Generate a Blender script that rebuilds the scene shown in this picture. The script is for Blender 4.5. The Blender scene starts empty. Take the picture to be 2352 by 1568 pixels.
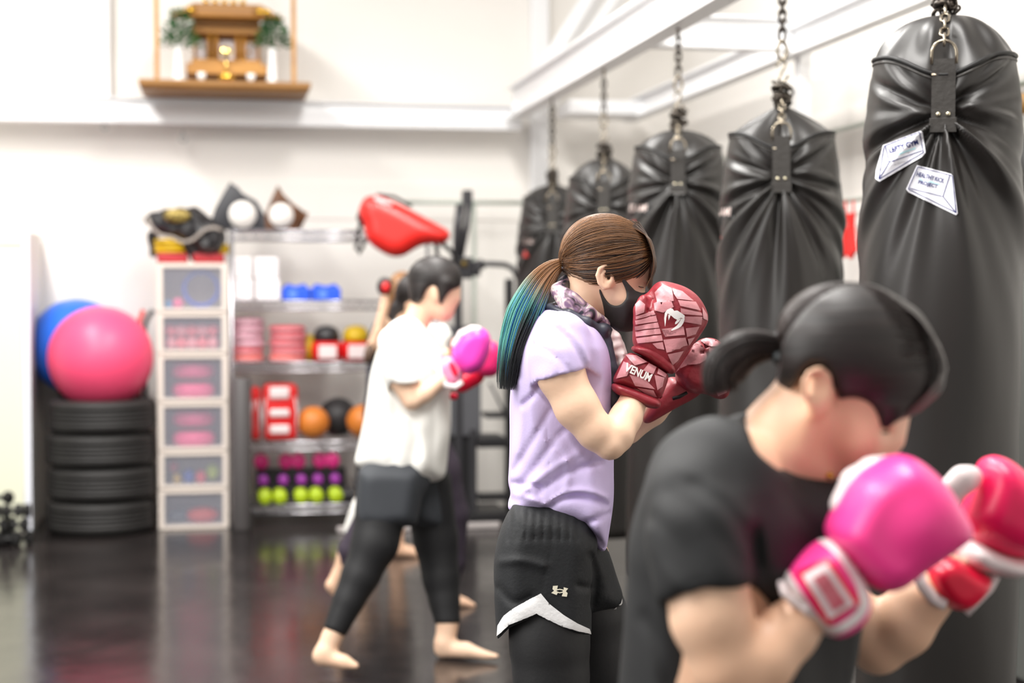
import bpy, bmesh, math, random
import numpy as np
from mathutils import Vector, Matrix
from mathutils.bvhtree import BVHTree

random.seed(7); np.random.seed(7)
SC = bpy.context.scene
COL = SC.collection

# ------------------------------------------------------------------ camera
FPX, CXP, CYP = 3600.0, 1176.0, 784.0
YAW = math.radians(10.63); PITCH = math.radians(1.97)
CAM = Vector((0, 0, 1.434))
Rv = Vector((math.cos(YAW), -math.sin(YAW), 0))
Fv = Vector((math.sin(YAW)*math.cos(PITCH), math.cos(YAW)*math.cos(PITCH), -math.sin(PITCH)))
Uv = Rv.cross(Fv)
cam_d = bpy.data.cameras.new('camera'); cam = bpy.data.objects.new('camera', cam_d); COL.objects.link(cam)
cam.matrix_world = Matrix(((Rv.x, Uv.x, -Fv.x, CAM.x), (Rv.y, Uv.y, -Fv.y, CAM.y), (Rv.z, Uv.z, -Fv.z, CAM.z), (0, 0, 0, 1)))
cam_d.sensor_width = 36.0; cam_d.lens = FPX/2352*36.0
cam_d.dof.use_dof = True; cam_d.dof.focus_distance = 3.36; cam_d.dof.aperture_fstop = 2.1
cam_d.clip_end = 60
SC.camera = cam

# ------------------------------------------------------------------ light
w = bpy.data.worlds.new('world'); SC.world = w; w.use_nodes = True
w.node_tree.nodes['Background'].inputs[0].default_value = (1.0, 0.975, 0.945, 1)
w.node_tree.nodes['Background'].inputs[1].default_value = 0.42
def area(name, loc, sx, sy, power, rot=(0, 0, 0)):
    l = bpy.data.lights.new(name, 'AREA'); l.shape = 'RECTANGLE'; l.size = sx; l.size_y = sy; l.energy = power
    l.color = (1.0, 0.975, 0.94)
    o = bpy.data.objects.new(name, l); COL.objects.link(o); o.location = loc; o.rotation_euler = rot
    return o
for i, (x, y, e) in enumerate([(-1.6, 1.6, 75), (-1.6, 4.4, 85), (-1.6, 7.4, 85), (1.0, 3.0, 70), (1.0, 6.2, 80)]):
    area('fluorescent_light', (x, y, 4.3), .5, 2.2, e*1.5)
area('left_area_light', (-3.6, 2.5, 2.4), 2.4, 2.0, 85, (0, math.radians(-78), 0))  # broad area lamp on the open left side, aimed across the room; no window modelled
SC.view_settings.view_transform = 'Standard'; SC.view_settings.look = 'None'
SC.view_settings.gamma = 1.0; SC.view_settings.use_curve_mapping = False
SC.view_settings.exposure = 0.42

# ------------------------------------------------------------------ coordinates
def P(u, v, D):
    "point seen at photo position (u, v), D metres ahead of the camera"
    return CAM + Fv*D + Rv*((u-CXP)/FPX*D) + Uv*((CYP-v)/FPX*D)
def PY(u, v, Y):
    d = Fv + Rv*((u-CXP)/FPX) + Uv*((CYP-v)/FPX)
    return CAM + d*((Y-CAM.y)/d.y)
def PX(u, v, X):
    d = Fv + Rv*((u-CXP)/FPX) + Uv*((CYP-v)/FPX)
    return CAM + d*((X-CAM.x)/d.x)
def PZ(u, v, Z=0.0):
    d = Fv + Rv*((u-CXP)/FPX) + Uv*((CYP-v)/FPX)
    return CAM + d*((Z-CAM.z)/d.z)
def C3(u, v, D):
    return np.array(((u-CXP)/FPX*D, (CYP-v)/FPX*D, D))
M3 = np.array([[Rv.x, Rv.y, Rv.z], [Uv.x, Uv.y, Uv.z], [Fv.x, Fv.y, Fv.z]])
def to_world(a):
    return a @ M3 + np.array(CAM)

# ------------------------------------------------------------------ materials
def srgb(c):
    return tuple(((x/255)/12.92 if x/255 <= .04045 else ((x/255+.055)/1.055)**2.4) for x in c)
def mat(name, rgb, rough=.5, metal=0, bump=0, bscale=60, col2=None, cscale=8, coat=0, sss=0, alpha=1, trans=0, sheen=0, emit=0, spec=.5):
    m = bpy.data.materials.new(name); m.use_nodes = True; nt = m.node_tree; N = nt.nodes; L = nt.links
    b = N['Principled BSDF']; c = srgb(rgb)+(1,)
    b.inputs['Base Color'].default_value = c; b.inputs['Roughness'].default_value = rough
    b.inputs['Metallic'].default_value = metal; b.inputs['Coat Weight'].default_value = coat
    b.inputs['Specular IOR Level'].default_value = spec
    b.inputs['Coat Roughness'].default_value = .15
    if sss:
        b.inputs['Subsurface Weight'].default_value = sss
        b.inputs['Subsurface Radius'].default_value = (1, .35, .2); b.inputs['Subsurface Scale'].default_value = .01
    if sheen: b.inputs['Sheen Weight'].default_value = sheen
    b.inputs['Alpha'].default_value = alpha; b.inputs['Transmission Weight'].default_value = trans
    if emit: b.inputs['Emission Color'].default_value = c; b.inputs['Emission Strength'].default_value = emit
    tc = N.new('ShaderNodeTexCoord')
    if bump:
        n = N.new('ShaderNodeTexNoise'); n.inputs['Scale'].default_value = bscale; n.inputs['Detail'].default_value = 4
        L.new(tc.outputs['Object'], n.inputs['Vector'])
        bp = N.new('ShaderNodeBump'); bp.inputs['Strength'].default_value = bump; bp.inputs['Distance'].default_value = .01
        L.new(n.outputs['Fac'], bp.inputs['Height']); L.new(bp.outputs['Normal'], b.inputs['Normal'])
    if col2 is not None:
        n = N.new('ShaderNodeTexNoise'); n.inputs['Scale'].default_value = cscale; n.inputs['Detail'].default_value = 3
        L.new(tc.outputs['Object'], n.inputs['Vector'])
        r = N.new('ShaderNodeValToRGB'); r.color_ramp.elements[0].position = .35; r.color_ramp.elements[1].position = .65
        r.color_ramp.elements[0].color = c; r.color_ramp.elements[1].color = srgb(col2)+(1,)
        L.new(n.outputs['Fac'], r.inputs['Fac']); L.new(r.outputs['Color'], b.inputs['Base Color'])
    return m
def attr_mat(name, rough=.4, coat=0, anis=0):
    m = bpy.data.materials.new(name); m.use_nodes = True; N = m.node_tree.nodes; L = m.node_tree.links
    a = N.new('ShaderNodeAttribute'); a.attribute_name = 'dye'
    L.new(a.outputs['Color'], N['Principled BSDF'].inputs['Base Color'])
    N['Principled BSDF'].inputs['Roughness'].default_value = rough
    return m
def streak_mat(name, c1, c2, scale=(4, 60, 60), rough=.4, bump=.5):
    "hair or brushed surface: noise stretched along the local x axis"
    m = bpy.data.materials.new(name); m.use_nodes = True; N = m.node_tree.nodes; L = m.node_tree.links
    b = N['Principled BSDF']; tc = N.new('ShaderNodeTexCoord'); mp = N.new('ShaderNodeMapping'); mp.inputs['Scale'].default_value = scale
    n = N.new('ShaderNodeTexNoise'); n.inputs['Scale'].default_value = 1; n.inputs['Detail'].default_value = 5
    r = N.new('ShaderNodeValToRGB'); r.color_ramp.elements[0].position = .3; r.color_ramp.elements[1].position = .7
    r.color_ramp.elements[0].color = srgb(c1)+(1,); r.color_ramp.elements[1].color = srgb(c2)+(1,)
    L.new(tc.outputs['Object'], mp.inputs['Vector']); L.new(mp.outputs['Vector'], n.inputs['Vector'])
    L.new(n.outputs['Fac'], r.inputs['Fac']); L.new(r.outputs['Color'], b.inputs['Base Color'])
    bp = N.new('ShaderNodeBump'); bp.inputs['Strength'].default_value = bump; bp.inputs['Distance'].default_value = .004
    L.new(n.outputs['Fac'], bp.inputs['Height']); L.new(bp.outputs['Normal'], b.inputs['Normal'])
    b.inputs['Roughness'].default_value = rough
    return m

# ------------------------------------------------------------------ tagging
def tag(o, label=None, cat=None, group=None, kind=None):
    if label: o['label'] = label
    if cat: o['category'] = cat
    if group: o['group'] = group
    if kind: o['kind'] = kind
    return o
def empty(name, loc, label=None, cat=None, group=None, kind=None):
    o = bpy.data.objects.new(name, None); COL.objects.link(o); o.location = loc; o.empty_display_size = .1
    bpy.context.view_layer.update()
    return tag(o, label, cat, group, kind)
def link(name, me, m, parent=None, smooth=False):
    o = bpy.data.objects.new(name, me); COL.objects.link(o)
    if m is not None: me.materials.append(m)
    if smooth: me.polygons.foreach_set('use_smooth', [True]*len(me.polygons))
    if parent is not None:
        o.parent = parent
        # geometry is written in world space: cancel the parent's own placement
        off = parent_world(parent)
        me.transform(Matrix.Translation(-off))
    else:
        # origin to base centre
        n = len(me.vertices)
        if n:
            co = np.empty(n*3); me.vertices.foreach_get('co', co); co = co.reshape(-1, 3)
            c = Vector(((co[:, 0].min()+co[:, 0].max())/2, (co[:, 1].min()+co[:, 1].max())/2, co[:, 2].min()))
            me.transform(Matrix.Translation(-c)); o.location = c
    return o
def parent_world(p):
    v = Vector(p.location)
    while p.parent is not None:
        p = p.parent; v = v + Vector(p.location)
    return v
def copy_tree(o, parent=None):
    c = o.copy(); COL.objects.link(c)
    if parent is not None: c.parent = parent
    for ch in [x for x in KIDS.get(o.name, [])]: copy_tree(ch, c)
    return c
KIDS = {}
def reg():
    KIDS.clear()
    for o in bpy.data.objects:
        if o.parent: KIDS.setdefault(o.parent.name, []).append(o)

# ------------------------------------------------------------------ mesh builders (world space)
class MB:
    def __init__(s): s.bm = bmesh.new()
    def box(s, lo, hi, bev=0):
        lo = Vector(lo); hi = Vector(hi); c = (lo+hi)/2; d = hi-lo
        r = bmesh.ops.create_cube(s.bm, size=1, matrix=Matrix.Translation(c) @ Matrix.Diagonal((abs(d.x), abs(d.y), abs(d.z), 1)))
        if bev:
            ed = list({e for v in r['verts'] for e in v.link_edges})
            bmesh.ops.bevel(s.bm, geom=ed, offset=bev, segments=3, affect='EDGES', profile=.5)
        return s
    def obox(s, c, ax, half, bev=0):
        "oriented box: centre, 3 axes, half sizes"
        m = Matrix((ax[0]*half[0]*2, ax[1]*half[1]*2, ax[2]*half[2]*2)).transposed().to_4x4(); m.translation = c
        r = bmesh.ops.create_cube(s.bm, size=1, matrix=m)
        if bev:
            ed = list({e for v in r['verts'] for e in v.link_edges})
            bmesh.ops.bevel(s.bm, geom=ed, offset=bev, segments=3, affect='EDGES', profile=.5)
        return s
    def tube(s, pts, r, n=10, closed=False, cap=True, flat=1.0, up=None):
        pts = [Vector(p) for p in pts]; rings = []; N = len(pts)
        prev = None
        for i, p in enumerate(pts):
            if closed: t = pts[(i+1) % N]-pts[i-1]
            else: t = pts[min(i+1, N-1)]-pts[max(i-1, 0)]
            if t.length < 1e-9: t = Vector((0, 0, 1))
            t.normalize()
            if prev is None:
                a = Vector(up) if up is not None else (Vector((0, 0, 1)) if abs(t.z) < .9 else Vector((1, 0, 0)))
            else: a = prev
            a = (a - t*a.dot(t)); a.normalize(); b = t.cross(a); prev = a
            rr = r[i] if hasattr(r, '__len__') else r
            rings.append([s.bm.verts.new(p + a*math.cos(2*math.pi*k/n)*rr + b*math.sin(2*math.pi*k/n)*rr*flat) for k in range(n)])
        M = N if closed else N-1
        for i in range(M):
            A = rings[i]; B = rings[(i+1) % N]
            for k in range(n): s.bm.faces.new((A[k], A[(k+1) % n], B[(k+1) % n], B[k]))
        if cap and not closed:
            s.bm.faces.new(rings[0][::-1]); s.bm.faces.new(rings[-1])
        return s
    def lathe(s, prof, c=(0, 0, 0), n=32, ax='Z', rot=None, closed=False):
        c = Vector(c); rings = []
        for (r, z) in prof:
            ring = []
            for k in range(n):
                a = 2*math.pi*k/n
                p = Vector((r*math.cos(a), r*math.sin(a), z))
                if ax == 'Y': p = Vector((p.x, -p.z, p.y))
                if ax == 'X': p = Vector((p.z, p.y, -p.x))
                if rot is not None: p = rot @ p
                ring.append(s.bm.verts.new(c+p))
            rings.append(ring)
        M = len(rings) if closed else len(rings)-1
        for i in range(M):
            A = rings[i]; B = rings[(i+1) % len(rings)]
            for k in range(n): s.bm.faces.new((A[k], A[(k+1) % n], B[(k+1) % n], B[k]))
        if not closed:
            if prof[0][0] > 1e-5: s.bm.faces.new(rings[0][::-1])
            if prof[-1][0] > 1e-5: s.bm.faces.new(rings[-1])
        return s
    def ball(s, c, r, sub=3, sc=(1, 1, 1), rot=None):
        m = Matrix.Translation(Vector(c)) @ (rot.to_4x4() if rot is not None else Matrix.Identity(4)) @ Matrix.Diagonal((sc[0]*r, sc[1]*r, sc[2]*r, 1))
        bmesh.ops.create_icosphere(s.bm, subdivisions=sub, radius=1, matrix=m); return s
    def prism(s, poly, d, bev=0):
        "poly = list of world points of a planar outline, d = thickness vector"
        d = Vector(d); A = [s.bm.verts.new(Vector(p)) for p in poly]; B = [s.bm.verts.new(Vector(p)+d) for p in poly]; n = len(A)
        f = [s.bm.faces.new(A[::-1]), s.bm.faces.new(B)]
        for k in range(n): s.bm.faces.new((A[k], A[(k+1) % n], B[(k+1) % n], B[k]))
        if bev:
            ed = [e for ff in f for e in ff.edges]
            bmesh.ops.bevel(s.bm, geom=ed, offset=bev, segments=3, affect='EDGES', profile=.5)
        return s
    def chainlink(s, c, along, side, L, W, r, n=8):
        along = Vector(along).normalized(); side = Vector(side); side = (side-along*side.dot(along)).normalized()
        pts = []
        for k in range(16):
            a = 2*math.pi*k/16
            pts.append(Vector(c)+along*(math.cos(a)*W + (L-W)*(1 if math.cos(a) > 0 else -1))*1.0 + side*math.sin(a)*W)
        return s.tube(pts, r, n, closed=True)
    def done(s, name, m, parent=None, smooth=False):
        bmesh.ops.remove_doubles(s.bm, verts=s.bm.verts, dist=1e-6)
        bmesh.ops.recalc_face_normals(s.bm, faces=s.bm.faces)
        me = bpy.data.meshes.new(name); s.bm.to_mesh(me); s.bm.free()
        return link(name, me, m, parent, smooth)

def autosmooth(o, ang=40):
    me = o.data
    me.polygons.foreach_set('use_smooth', [True]*len(me.polygons))
    bm = bmesh.new(); bm.from_mesh(me); a = math.radians(ang)
    for e in bm.edges:
        if len(e.link_faces) == 2 and e.calc_face_angle(0) > a: e.smooth = False
    bm.to_mesh(me); bm.free(); return o

# ------------------------------------------------------------------ implicit surfaces
def chaikin(poly, it=2, closed=True):
    p = np.array(poly, float)
    for _ in range(it):
        q = np.roll(p, -1, 0) if closed else p[1:]
        b = p if closed else p[:-1]
        n = np.empty((len(b)*2, p.shape[1])); n[0::2] = b*.75+q*.25; n[1::2] = b*.25+q*.75
        if not closed: n = np.vstack([p[:1], n, p[-1:]])
        p = n
    return p
def seg_d2(X, Y, pts, closed):
    d = np.full(X.shape, 1e9); n = len(pts); inside = np.zeros(X.shape, bool)
    for i in range(n if closed else n-1):
        a = pts[i]; b = pts[(i+1) % n]; ab = b-a; l = ab@ab+1e-18
        t = np.clip(((X-a[0])*ab[0]+(Y-a[1])*ab[1])/l, 0, 1)
        d = np.minimum(d, (X-a[0]-t*ab[0])**2+(Y-a[1]-t*ab[1])**2)
        if closed:
            c = ((a[1] > Y) != (b[1] > Y)) & (X < (b[0]-a[0])*(Y-a[1])/((b[1]-a[1]) if abs(b[1]-a[1]) > 1e-12 else 1e-12)+a[0])
            inside ^= c
    d = np.sqrt(d)
    return np.where(inside, d, -d) if closed else d      # + inside
def raster(pp, closed, pad, st=1.5):
    lo = pp.min(0)-pad; hi = pp.max(0)+pad; n = np.ceil((hi-lo)/st).astype(int)+2
    U, V = np.meshgrid(lo[0]+st*np.arange(n[0]), lo[1]+st*np.arange(n[1]), indexing='ij')
    d = seg_d2(U, V, pp, closed)
    def smp(u, v):
        a = np.clip((u-lo[0])/st, 0, n[0]-1.001); b = np.clip((v-lo[1])/st, 0, n[1]-1.001)
        i = a.astype(np.int32); j = b.astype(np.int32); f = a-i; g = b-j
        return (d[i, j]*(1-f)+d[i+1, j]*f)*(1-g)+(d[i, j+1]*(1-f)+d[i+1, j+1]*f)*g
    return smp
def blur2(a, n):
    for _ in range(n):
        a = np.pad(a, 1, mode='edge')
        a = (a[:-2, 1:-1]+a[2:, 1:-1]+a[1:-1, :-2]+a[1:-1, 2:]+4*a[1:-1, 1:-1])/8
    return a
def smin(a, b, k):
    if k <= 0: return np.minimum(a, b)
    h = np.maximum(k-np.abs(a-b), 0)/k
    return np.minimum(a, b)-h*h*k*.25
class SDF:
    def __init__(s, D, h=.005): s.D = D; s.h = h; s.ops = []; s.lo = np.full(3, 1e9); s.hi = np.full(3, -1e9)
    def c(s, u, v, w=0): return C3(u, v, s.D+w)
    def px(s, w=0): return (s.D+w)/FPX
    def _bb(s, lo, hi, op):
        if op == 'u': s.lo = np.minimum(s.lo, lo); s.hi = np.maximum(s.hi, hi)
    def chain(s, pts, k=.02, op='u', grow=0, sz=1.0):
        q = [(s.c(u, v, w), r*s.px(w)+grow) for (u, v, w, r) in pts]
        P_ = np.array([a for a, _ in q]); R_ = np.array([b for _, b in q]); z0 = P_[:, 2].mean()
        m = R_.max(); lo = P_.min(0)-m; hi = P_.max(0)+m
        lo[2] -= m*max(sz-1, 0); hi[2] += m*max(sz-1, 0)
        s._bb(lo, hi, op)
        def fn(X, Y, Z, P_=P_, R_=R_):
            out = None
            for i in range(max(len(P_)-1, 1)):
                a = P_[i]; b = P_[min(i+1, len(P_)-1)]; ra = R_[i]; rb = R_[min(i+1, len(P_)-1)]
                ab = b-a; l = ab@ab+1e-12
                t = np.clip(((X-a[0])*ab[0]+(Y-a[1])*ab[1]+(Z-a[2])*ab[2])/l, 0, 1)
                zz = (Z-a[2]-t*ab[2])/sz
                d = np.sqrt((X-a[0]-t*ab[0])**2+(Y-a[1]-t*ab[1])**2+zz**2)-(ra+t*(rb-ra))
                out = d if out is None else smin(out, d, min(ra, rb)*.35)
            return out
        s.ops.append((op, fn, lo, hi, k)); return s
    def ell(s, u, v, w, ru, rv, rw, ang=0, k=.02, op='u', grow=0):
        c = s.c(u, v, w); p = s.px(w); r = np.array([ru*p+grow, rv*p+grow, rw+grow]); a = math.radians(ang); ca, sa = math.cos(a), math.sin(a)
        m = r.max(); lo = c-[m, m, r[2]]; hi = c+[m, m, r[2]]; s._bb(lo, hi, op)
        def fn(X, Y, Z):
            x = X-c[0]; y = Y-c[1]; z = Z-c[2]
            # ang turns clockwise on the photo
            xr = x*ca-y*sa; yr = x*sa+y*ca
            k0 = np.sqrt((xr/r[0])**2+(yr/r[1])**2+(z/r[2])**2)+1e-9
            k1 = np.sqrt((xr/r[0]**2)**2+(yr/r[1]**2)**2+(z/r[2]**2)**2)+1e-9
            return k0*(k0-1)/k1
        s.ops.append((op, fn, lo, hi, k)); return s
    def puff(s, poly, w, T, dm, k=.015, op='u', it=2, grow=0, blur=6, tfn=None):
        p = s.px(w); z0 = s.D+w
        pp = chaikin(poly, it); q = np.stack([(pp[:, 0]-CXP)*p, (CYP-pp[:, 1])*p], 1); dmm = dm*p
        lo = np.array([q[:, 0].min()-grow, q[:, 1].min()-grow, z0-T-grow]); hi = np.array([q[:, 0].max()+grow, q[:, 1].max()+grow, z0+T+grow]); s._bb(lo, hi, op)
        def fn(X, Y, Z):
            d = seg_d2(X[:, :, 0], Y[:, :, 0], q, True)+grow
            d = blur2(d, blur); T_ = T+grow
            if tfn is not None:
                T_ = (T_*tfn(X[:, :, 0]/p+CXP, CYP-Y[:, :, 0]/p))[:, :, None]
            a = np.maximum(0, dmm-d)[:, :, None]/dmm
            r = np.sqrt(a*a+((Z-z0)/T_)**2)
            return (r-1)*np.minimum(dmm, T_)
        s.ops.append((op, fn, lo, hi, k)); return s
    def prism(s, poly, op, w=None, it=1, k=.004):
        "cut along the sight lines through an outline; op int keeps the inside, op sub removes it"
        z0 = s.D+(w[0] if w else -9); z1 = s.D+(w[1] if w else 9); p = s.px(0)
        pp = chaikin(poly, it) if it else np.array(poly, float); smp = raster(pp, True, 40)
        def fn(X, Y, Z):
            d = -smp(X/Z*FPX+CXP, CYP-Y/Z*FPX)*p
            return np.maximum(d, np.maximum(z0-Z, Z-z1))
        s.ops.append((op, fn, None, None, k)); return s
    def ridge(s, line, width, amp, side=-1, w0=0, it=2):
        pp = chaikin(line, it, False); smp = raster(pp, False, width*3.2)
        def fn(X, Y, Z):
            g = amp*np.exp(-(smp(X/Z*FPX+CXP, CYP-Y/Z*FPX)/width)**2)
            return g*np.clip((Z-z0)*side/.02+.5, 0, 1)
        z0 = s.D+w0
        s.ops.append(('disp', fn, None, None, 0)); return s
    def noise(s, amp, fr, seed=0):
        rs = np.random.RandomState(seed); K = [(rs.normal(size=3)*fr, rs.uniform(0, 6.28)) for _ in range(7)]
        def fn(X, Y, Z):
            o = 0
            for kk, ph in K: o = o+np.sin(X*kk[0]+Y*kk[1]+Z*kk[2]+ph)
            return amp*o/3
        s.ops.append(('disp', fn, None, None, 0)); return s
    def mesh(s):
        h = s.h; lo = s.lo-4*h; hi = s.hi+4*h; n = np.ceil((hi-lo)/h).astype(int)+1
        ax = [lo[i]+h*np.arange(n[i]) for i in range(3)]
        F = np.full(tuple(n), 1.0, np.float32)
        def grid(sl): return np.meshgrid(ax[0][sl[0]], ax[1][sl[1]], ax[2][sl[2]], indexing='ij', sparse=False)
        for op, fn, l, hgh, k in s.ops:
            if l is None: sl = tuple(slice(0, n[i]) for i in range(3))
            else:
                m = k+3*h
                sl = tuple(slice(max(0, int((l[i]-m-lo[i])/h)), min(n[i], int((hgh[i]+m-lo[i])/h)+2)) for i in range(3))
            if any(x.stop <= x.start for x in sl): continue
            X, Y, Z = grid(sl)
            d = fn(X, Y, Z); A = F[sl]
            if op == 'u': F[sl] = smin(A, d, k)
            elif op in ('s', 'sub'): F[sl] = -smin(-A, d, k)
            elif op == 'int': F[sl] = -smin(-A, -d, k)
            elif op == 'disp': F[sl] = A-d
        # never touch the border
        F[0] = F[-1] = 1; F[:, 0] = F[:, -1] = 1; F[:, :, 0] = F[:, :, -1] = 1
        return nets(F, lo, h)
    def build(s, name, m, parent=None, smooth=2, extra=None):
        v, f = s.mesh()
        if extra:
            for e in extra:
                v2, f2 = e.mesh(); v2 = relax(v2, f2, 1); f = np.vstack([f, f2+len(v)]); v = np.vstack([v, v2])
        v = relax(v, f, smooth)
        return np_obj(name, to_world(v), f, m, parent)
def relax(v, f, it):
    n = len(v); e = np.vstack([f[:, [0, 1]], f[:, [1, 2]], f[:, [2, 3]], f[:, [3, 0]]])
    for i in range(it*2):
        lam = .5 if i % 2 == 0 else -.5 if it > 0 and False else .35
        cnt = np.bincount(e[:, 0], minlength=n)+np.bincount(e[:, 1], minlength=n)
        a = np.stack([np.bincount(e[:, 0], v[e[:, 1], k], n)+np.bincount(e[:, 1], v[e[:, 0], k], n) for k in range(3)], 1)/np.maximum(cnt, 1)[:, None]
        v = v+lam*(a-v)
    return v
def nets(F, lo, h):
    S = F < 0
    a = S[:-1, :-1, :-1].astype(np.int8)
    t = a.copy()
    for dx in (0, 1):
        for dy in (0, 1):
            for dz in (0, 1):
                if dx or dy or dz: t = t+S[dx:S.shape[0]-1+dx, dy:S.shape[1]-1+dy, dz:S.shape[2]-1+dz]
    act = (t > 0) & (t < 8); I = np.argwhere(act)
    idx = np.full(act.shape, -1, np.int64); idx[act] = np.arange(len(I))
    acc = np.zeros((len(I), 3)); cnt = np.zeros(len(I))
    cs = [(0, 0, 0), (1, 0, 0), (0, 1, 0), (1, 1, 0), (0, 0, 1), (1, 0, 1), (0, 1, 1), (1, 1, 1)]
    vals = [F[I[:, 0]+c[0], I[:, 1]+c[1], I[:, 2]+c[2]].astype(float) for c in cs]
    for i in range(8):
        for j in range(i+1, 8):
            df = [abs(cs[i][q]-cs[j][q]) for q in range(3)]
            if sum(df) != 1: continue
            A, B = vals[i], vals[j]; m = (A < 0) != (B < 0)
            tt = np.where(m, A/np.where(m, A-B, 1), 0)
            for q in range(3): acc[:, q] += np.where(m, cs[i][q]+tt*(cs[j][q]-cs[i][q]), 0)
            cnt += m
    v = (acc/cnt[:, None]+I)*h+lo
    faces = []
    for axx in range(3):
        b, c = (axx+1) % 3, (axx+2) % 3
        sl0 = [slice(None)]*3; sl1 = [slice(None)]*3
        sl0[axx] = slice(0, -1); sl1[axx] = slice(1, None)
        s0 = S[tuple(sl0)]; s1 = S[tuple(sl1)]
        E = np.argwhere(s0 != s1)
        E = E[(E[:, b] > 0) & (E[:, c] > 0) & (E[:, b] < act.shape[b]) & (E[:, c] < act.shape[c])]
        ins = s0[E[:, 0], E[:, 1], E[:, 2]]
        def g(db, dc):
            q = E.copy(); q[:, b] -= db; q[:, c] -= dc; return idx[q[:, 0], q[:, 1], q[:, 2]]
        Q = np.stack([g(1, 1), g(0, 1), g(0, 0), g(1, 0)], 1)
        Q[~ins] = Q[~ins][:, ::-1]
        faces.append(Q)
    f = np.vstack(faces); f = f[(f >= 0).all(1)]
    return v, f
def np_obj(name, v, f, m, parent=None, dye=None, smooth=True):
    me = bpy.data.meshes.new(name)
    me.vertices.add(len(v)); me.vertices.foreach_set('co', np.asarray(v, np.float32).ravel())
    k = f.shape[1]; me.loops.add(f.size); me.loops.foreach_set('vertex_index', f.ravel().astype(np.int32))
    me.polygons.add(len(f)); me.polygons.foreach_set('loop_start', (np.arange(len(f))*k).astype(np.int32))
    me.polygons.foreach_set('loop_total', np.full(len(f), k, np.int32))
    me.update(calc_edges=True); me.validate()
    if dye is not None:
        a = me.color_attributes.new('dye', 'FLOAT_COLOR', 'POINT'); a.data.foreach_set('color', np.hstack([dye, np.ones((len(v), 1))]).astype(np.float32).ravel())
    return link(name, me, m, parent, smooth)

# strands: list of (points Nx3 camera space, r0, colours Nx3)
def strands(name, S, m, parent, n=3):
    V = []; Fc = []; Dy = []; base = 0
    for pts, r0, cols in S:
        N = len(pts); t = np.gradient(pts, axis=0); t /= np.linalg.norm(t, axis=1)[:, None]+1e-9
        a = np.array([.1, .2, -1.]); A = a-t*(t@a)[:, None]; A /= np.linalg.norm(A, axis=1)[:, None]+1e-9; B = np.cross(t, A)
        rad = r0*np.clip(np.minimum(1, 1.2-np.linspace(0, 1, N)**3), .1, 1)
        for k in range(n):
            an = 2*math.pi*k/n; V.append(pts+(A*math.cos(an)+B*math.sin(an))*rad[:, None])
            Dy.append(cols)
        for k in range(n):
            k2 = (k+1) % n; i = np.arange(N-1)
            Fc.append(np.stack([base+k*N+i, base+k2*N+i, base+k2*N+i+1, base+k*N+i+1], 1))
        base += n*N
    return np_obj(name, to_world(np.vstack(V)), np.vstack(Fc), m, parent, dye=np.vstack(Dy))

# thin marks laid on a surface (print, stickers, labels)
def bvh_of(objs):
    V = []; Fc = []
    for o in objs:
        off = parent_world(o); b = len(V)
        V += [v.co+off for v in o.data.vertices]; Fc += [[i+b for i in p.vertices] for p in o.data.polygons]
    return BVHTree.FromPolygons(V, Fc)
def drape(name, me2d, bv, m, parent, off=.0012, step=8, smooth=False, film=0):
    "me2d: bmesh in photo px (x=u, y=v); laid on the surface seen there"
    bm = me2d; xs = [v.co.x for v in bm.verts]; ys = [v.co.y for v in bm.verts]
    if not xs: return None
    for k in range(int((max(xs)-min(xs))/step)):
        bmesh.ops.bisect_plane(bm, geom=bm.verts[:]+bm.edges[:]+bm.faces[:], plane_co=(min(xs)+(k+1)*step, 0, 0), plane_no=(1, 0, 0))
    for k in range(int((max(ys)-min(ys))/step)):
        bmesh.ops.bisect_plane(bm, geom=bm.verts[:]+bm.edges[:]+bm.faces[:], plane_co=(0, min(ys)+(k+1)*step, 0), plane_no=(0, 1, 0))
    bmesh.ops.triangulate(bm, faces=bm.faces[:])
    dead = []
    if film:                                        # stiff film bridging the folds
        ds = {v: (P(v.co.x, v.co.y, 1)-CAM).normalized() for v in bm.verts}; t0 = {v: bv.ray_cast(CAM, ds[v])[3] for v in bm.verts}
        t = {v: x for v, x in t0.items() if x is not None}; q = dict(t)
        for _ in range(film):
            q = {v: min(t[v]-.001, .5*q[v]+.5*sum(q.get(e.other_vert(v), q[v]) for e in v.link_edges)/len(v.link_edges)) for v in q}
        for v in bm.verts:
            if v in q: v.co = CAM+ds[v]*(q[v]-off)
            else: dead.append(v)
    for v in (bm.verts if not film else ()):
        d = (P(v.co.x, v.co.y, 1)-CAM).normalized(); h = bv.ray_cast(CAM, d)
        if h[0] is None: dead.append(v)
        else: v.co = h[0]-d*off+ (h[1]*off if h[1].dot(d) < 0 else -h[1]*off)
    bmesh.ops.delete(bm, geom=dead, context='VERTS')
    me = bpy.data.meshes.new(name); bm.to_mesh(me); bm.free()
    return link(name, me, m, parent, smooth)
def poly_bm(polys):
    bm = bmesh.new()
    for p in polys:
        f = bm.faces.new([bm.verts.new((a, b, 0)) for a, b in p])
    bmesh.ops.triangulate(bm, faces=bm.faces[:]); return bm
def line_polys(lines, wd):
    out = []
    for l in lines:
        for (a, b), (c, d) in zip(l[:-1], l[1:]):
            L = math.hypot(c-a, d-b); nx, ny = -(d-b)/L*wd/2, (c-a)/L*wd/2
            out.append([(a+nx, b+ny), (c+nx, d+ny), (c-nx, d-ny), (a-nx, b-ny)])
    return out
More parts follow.
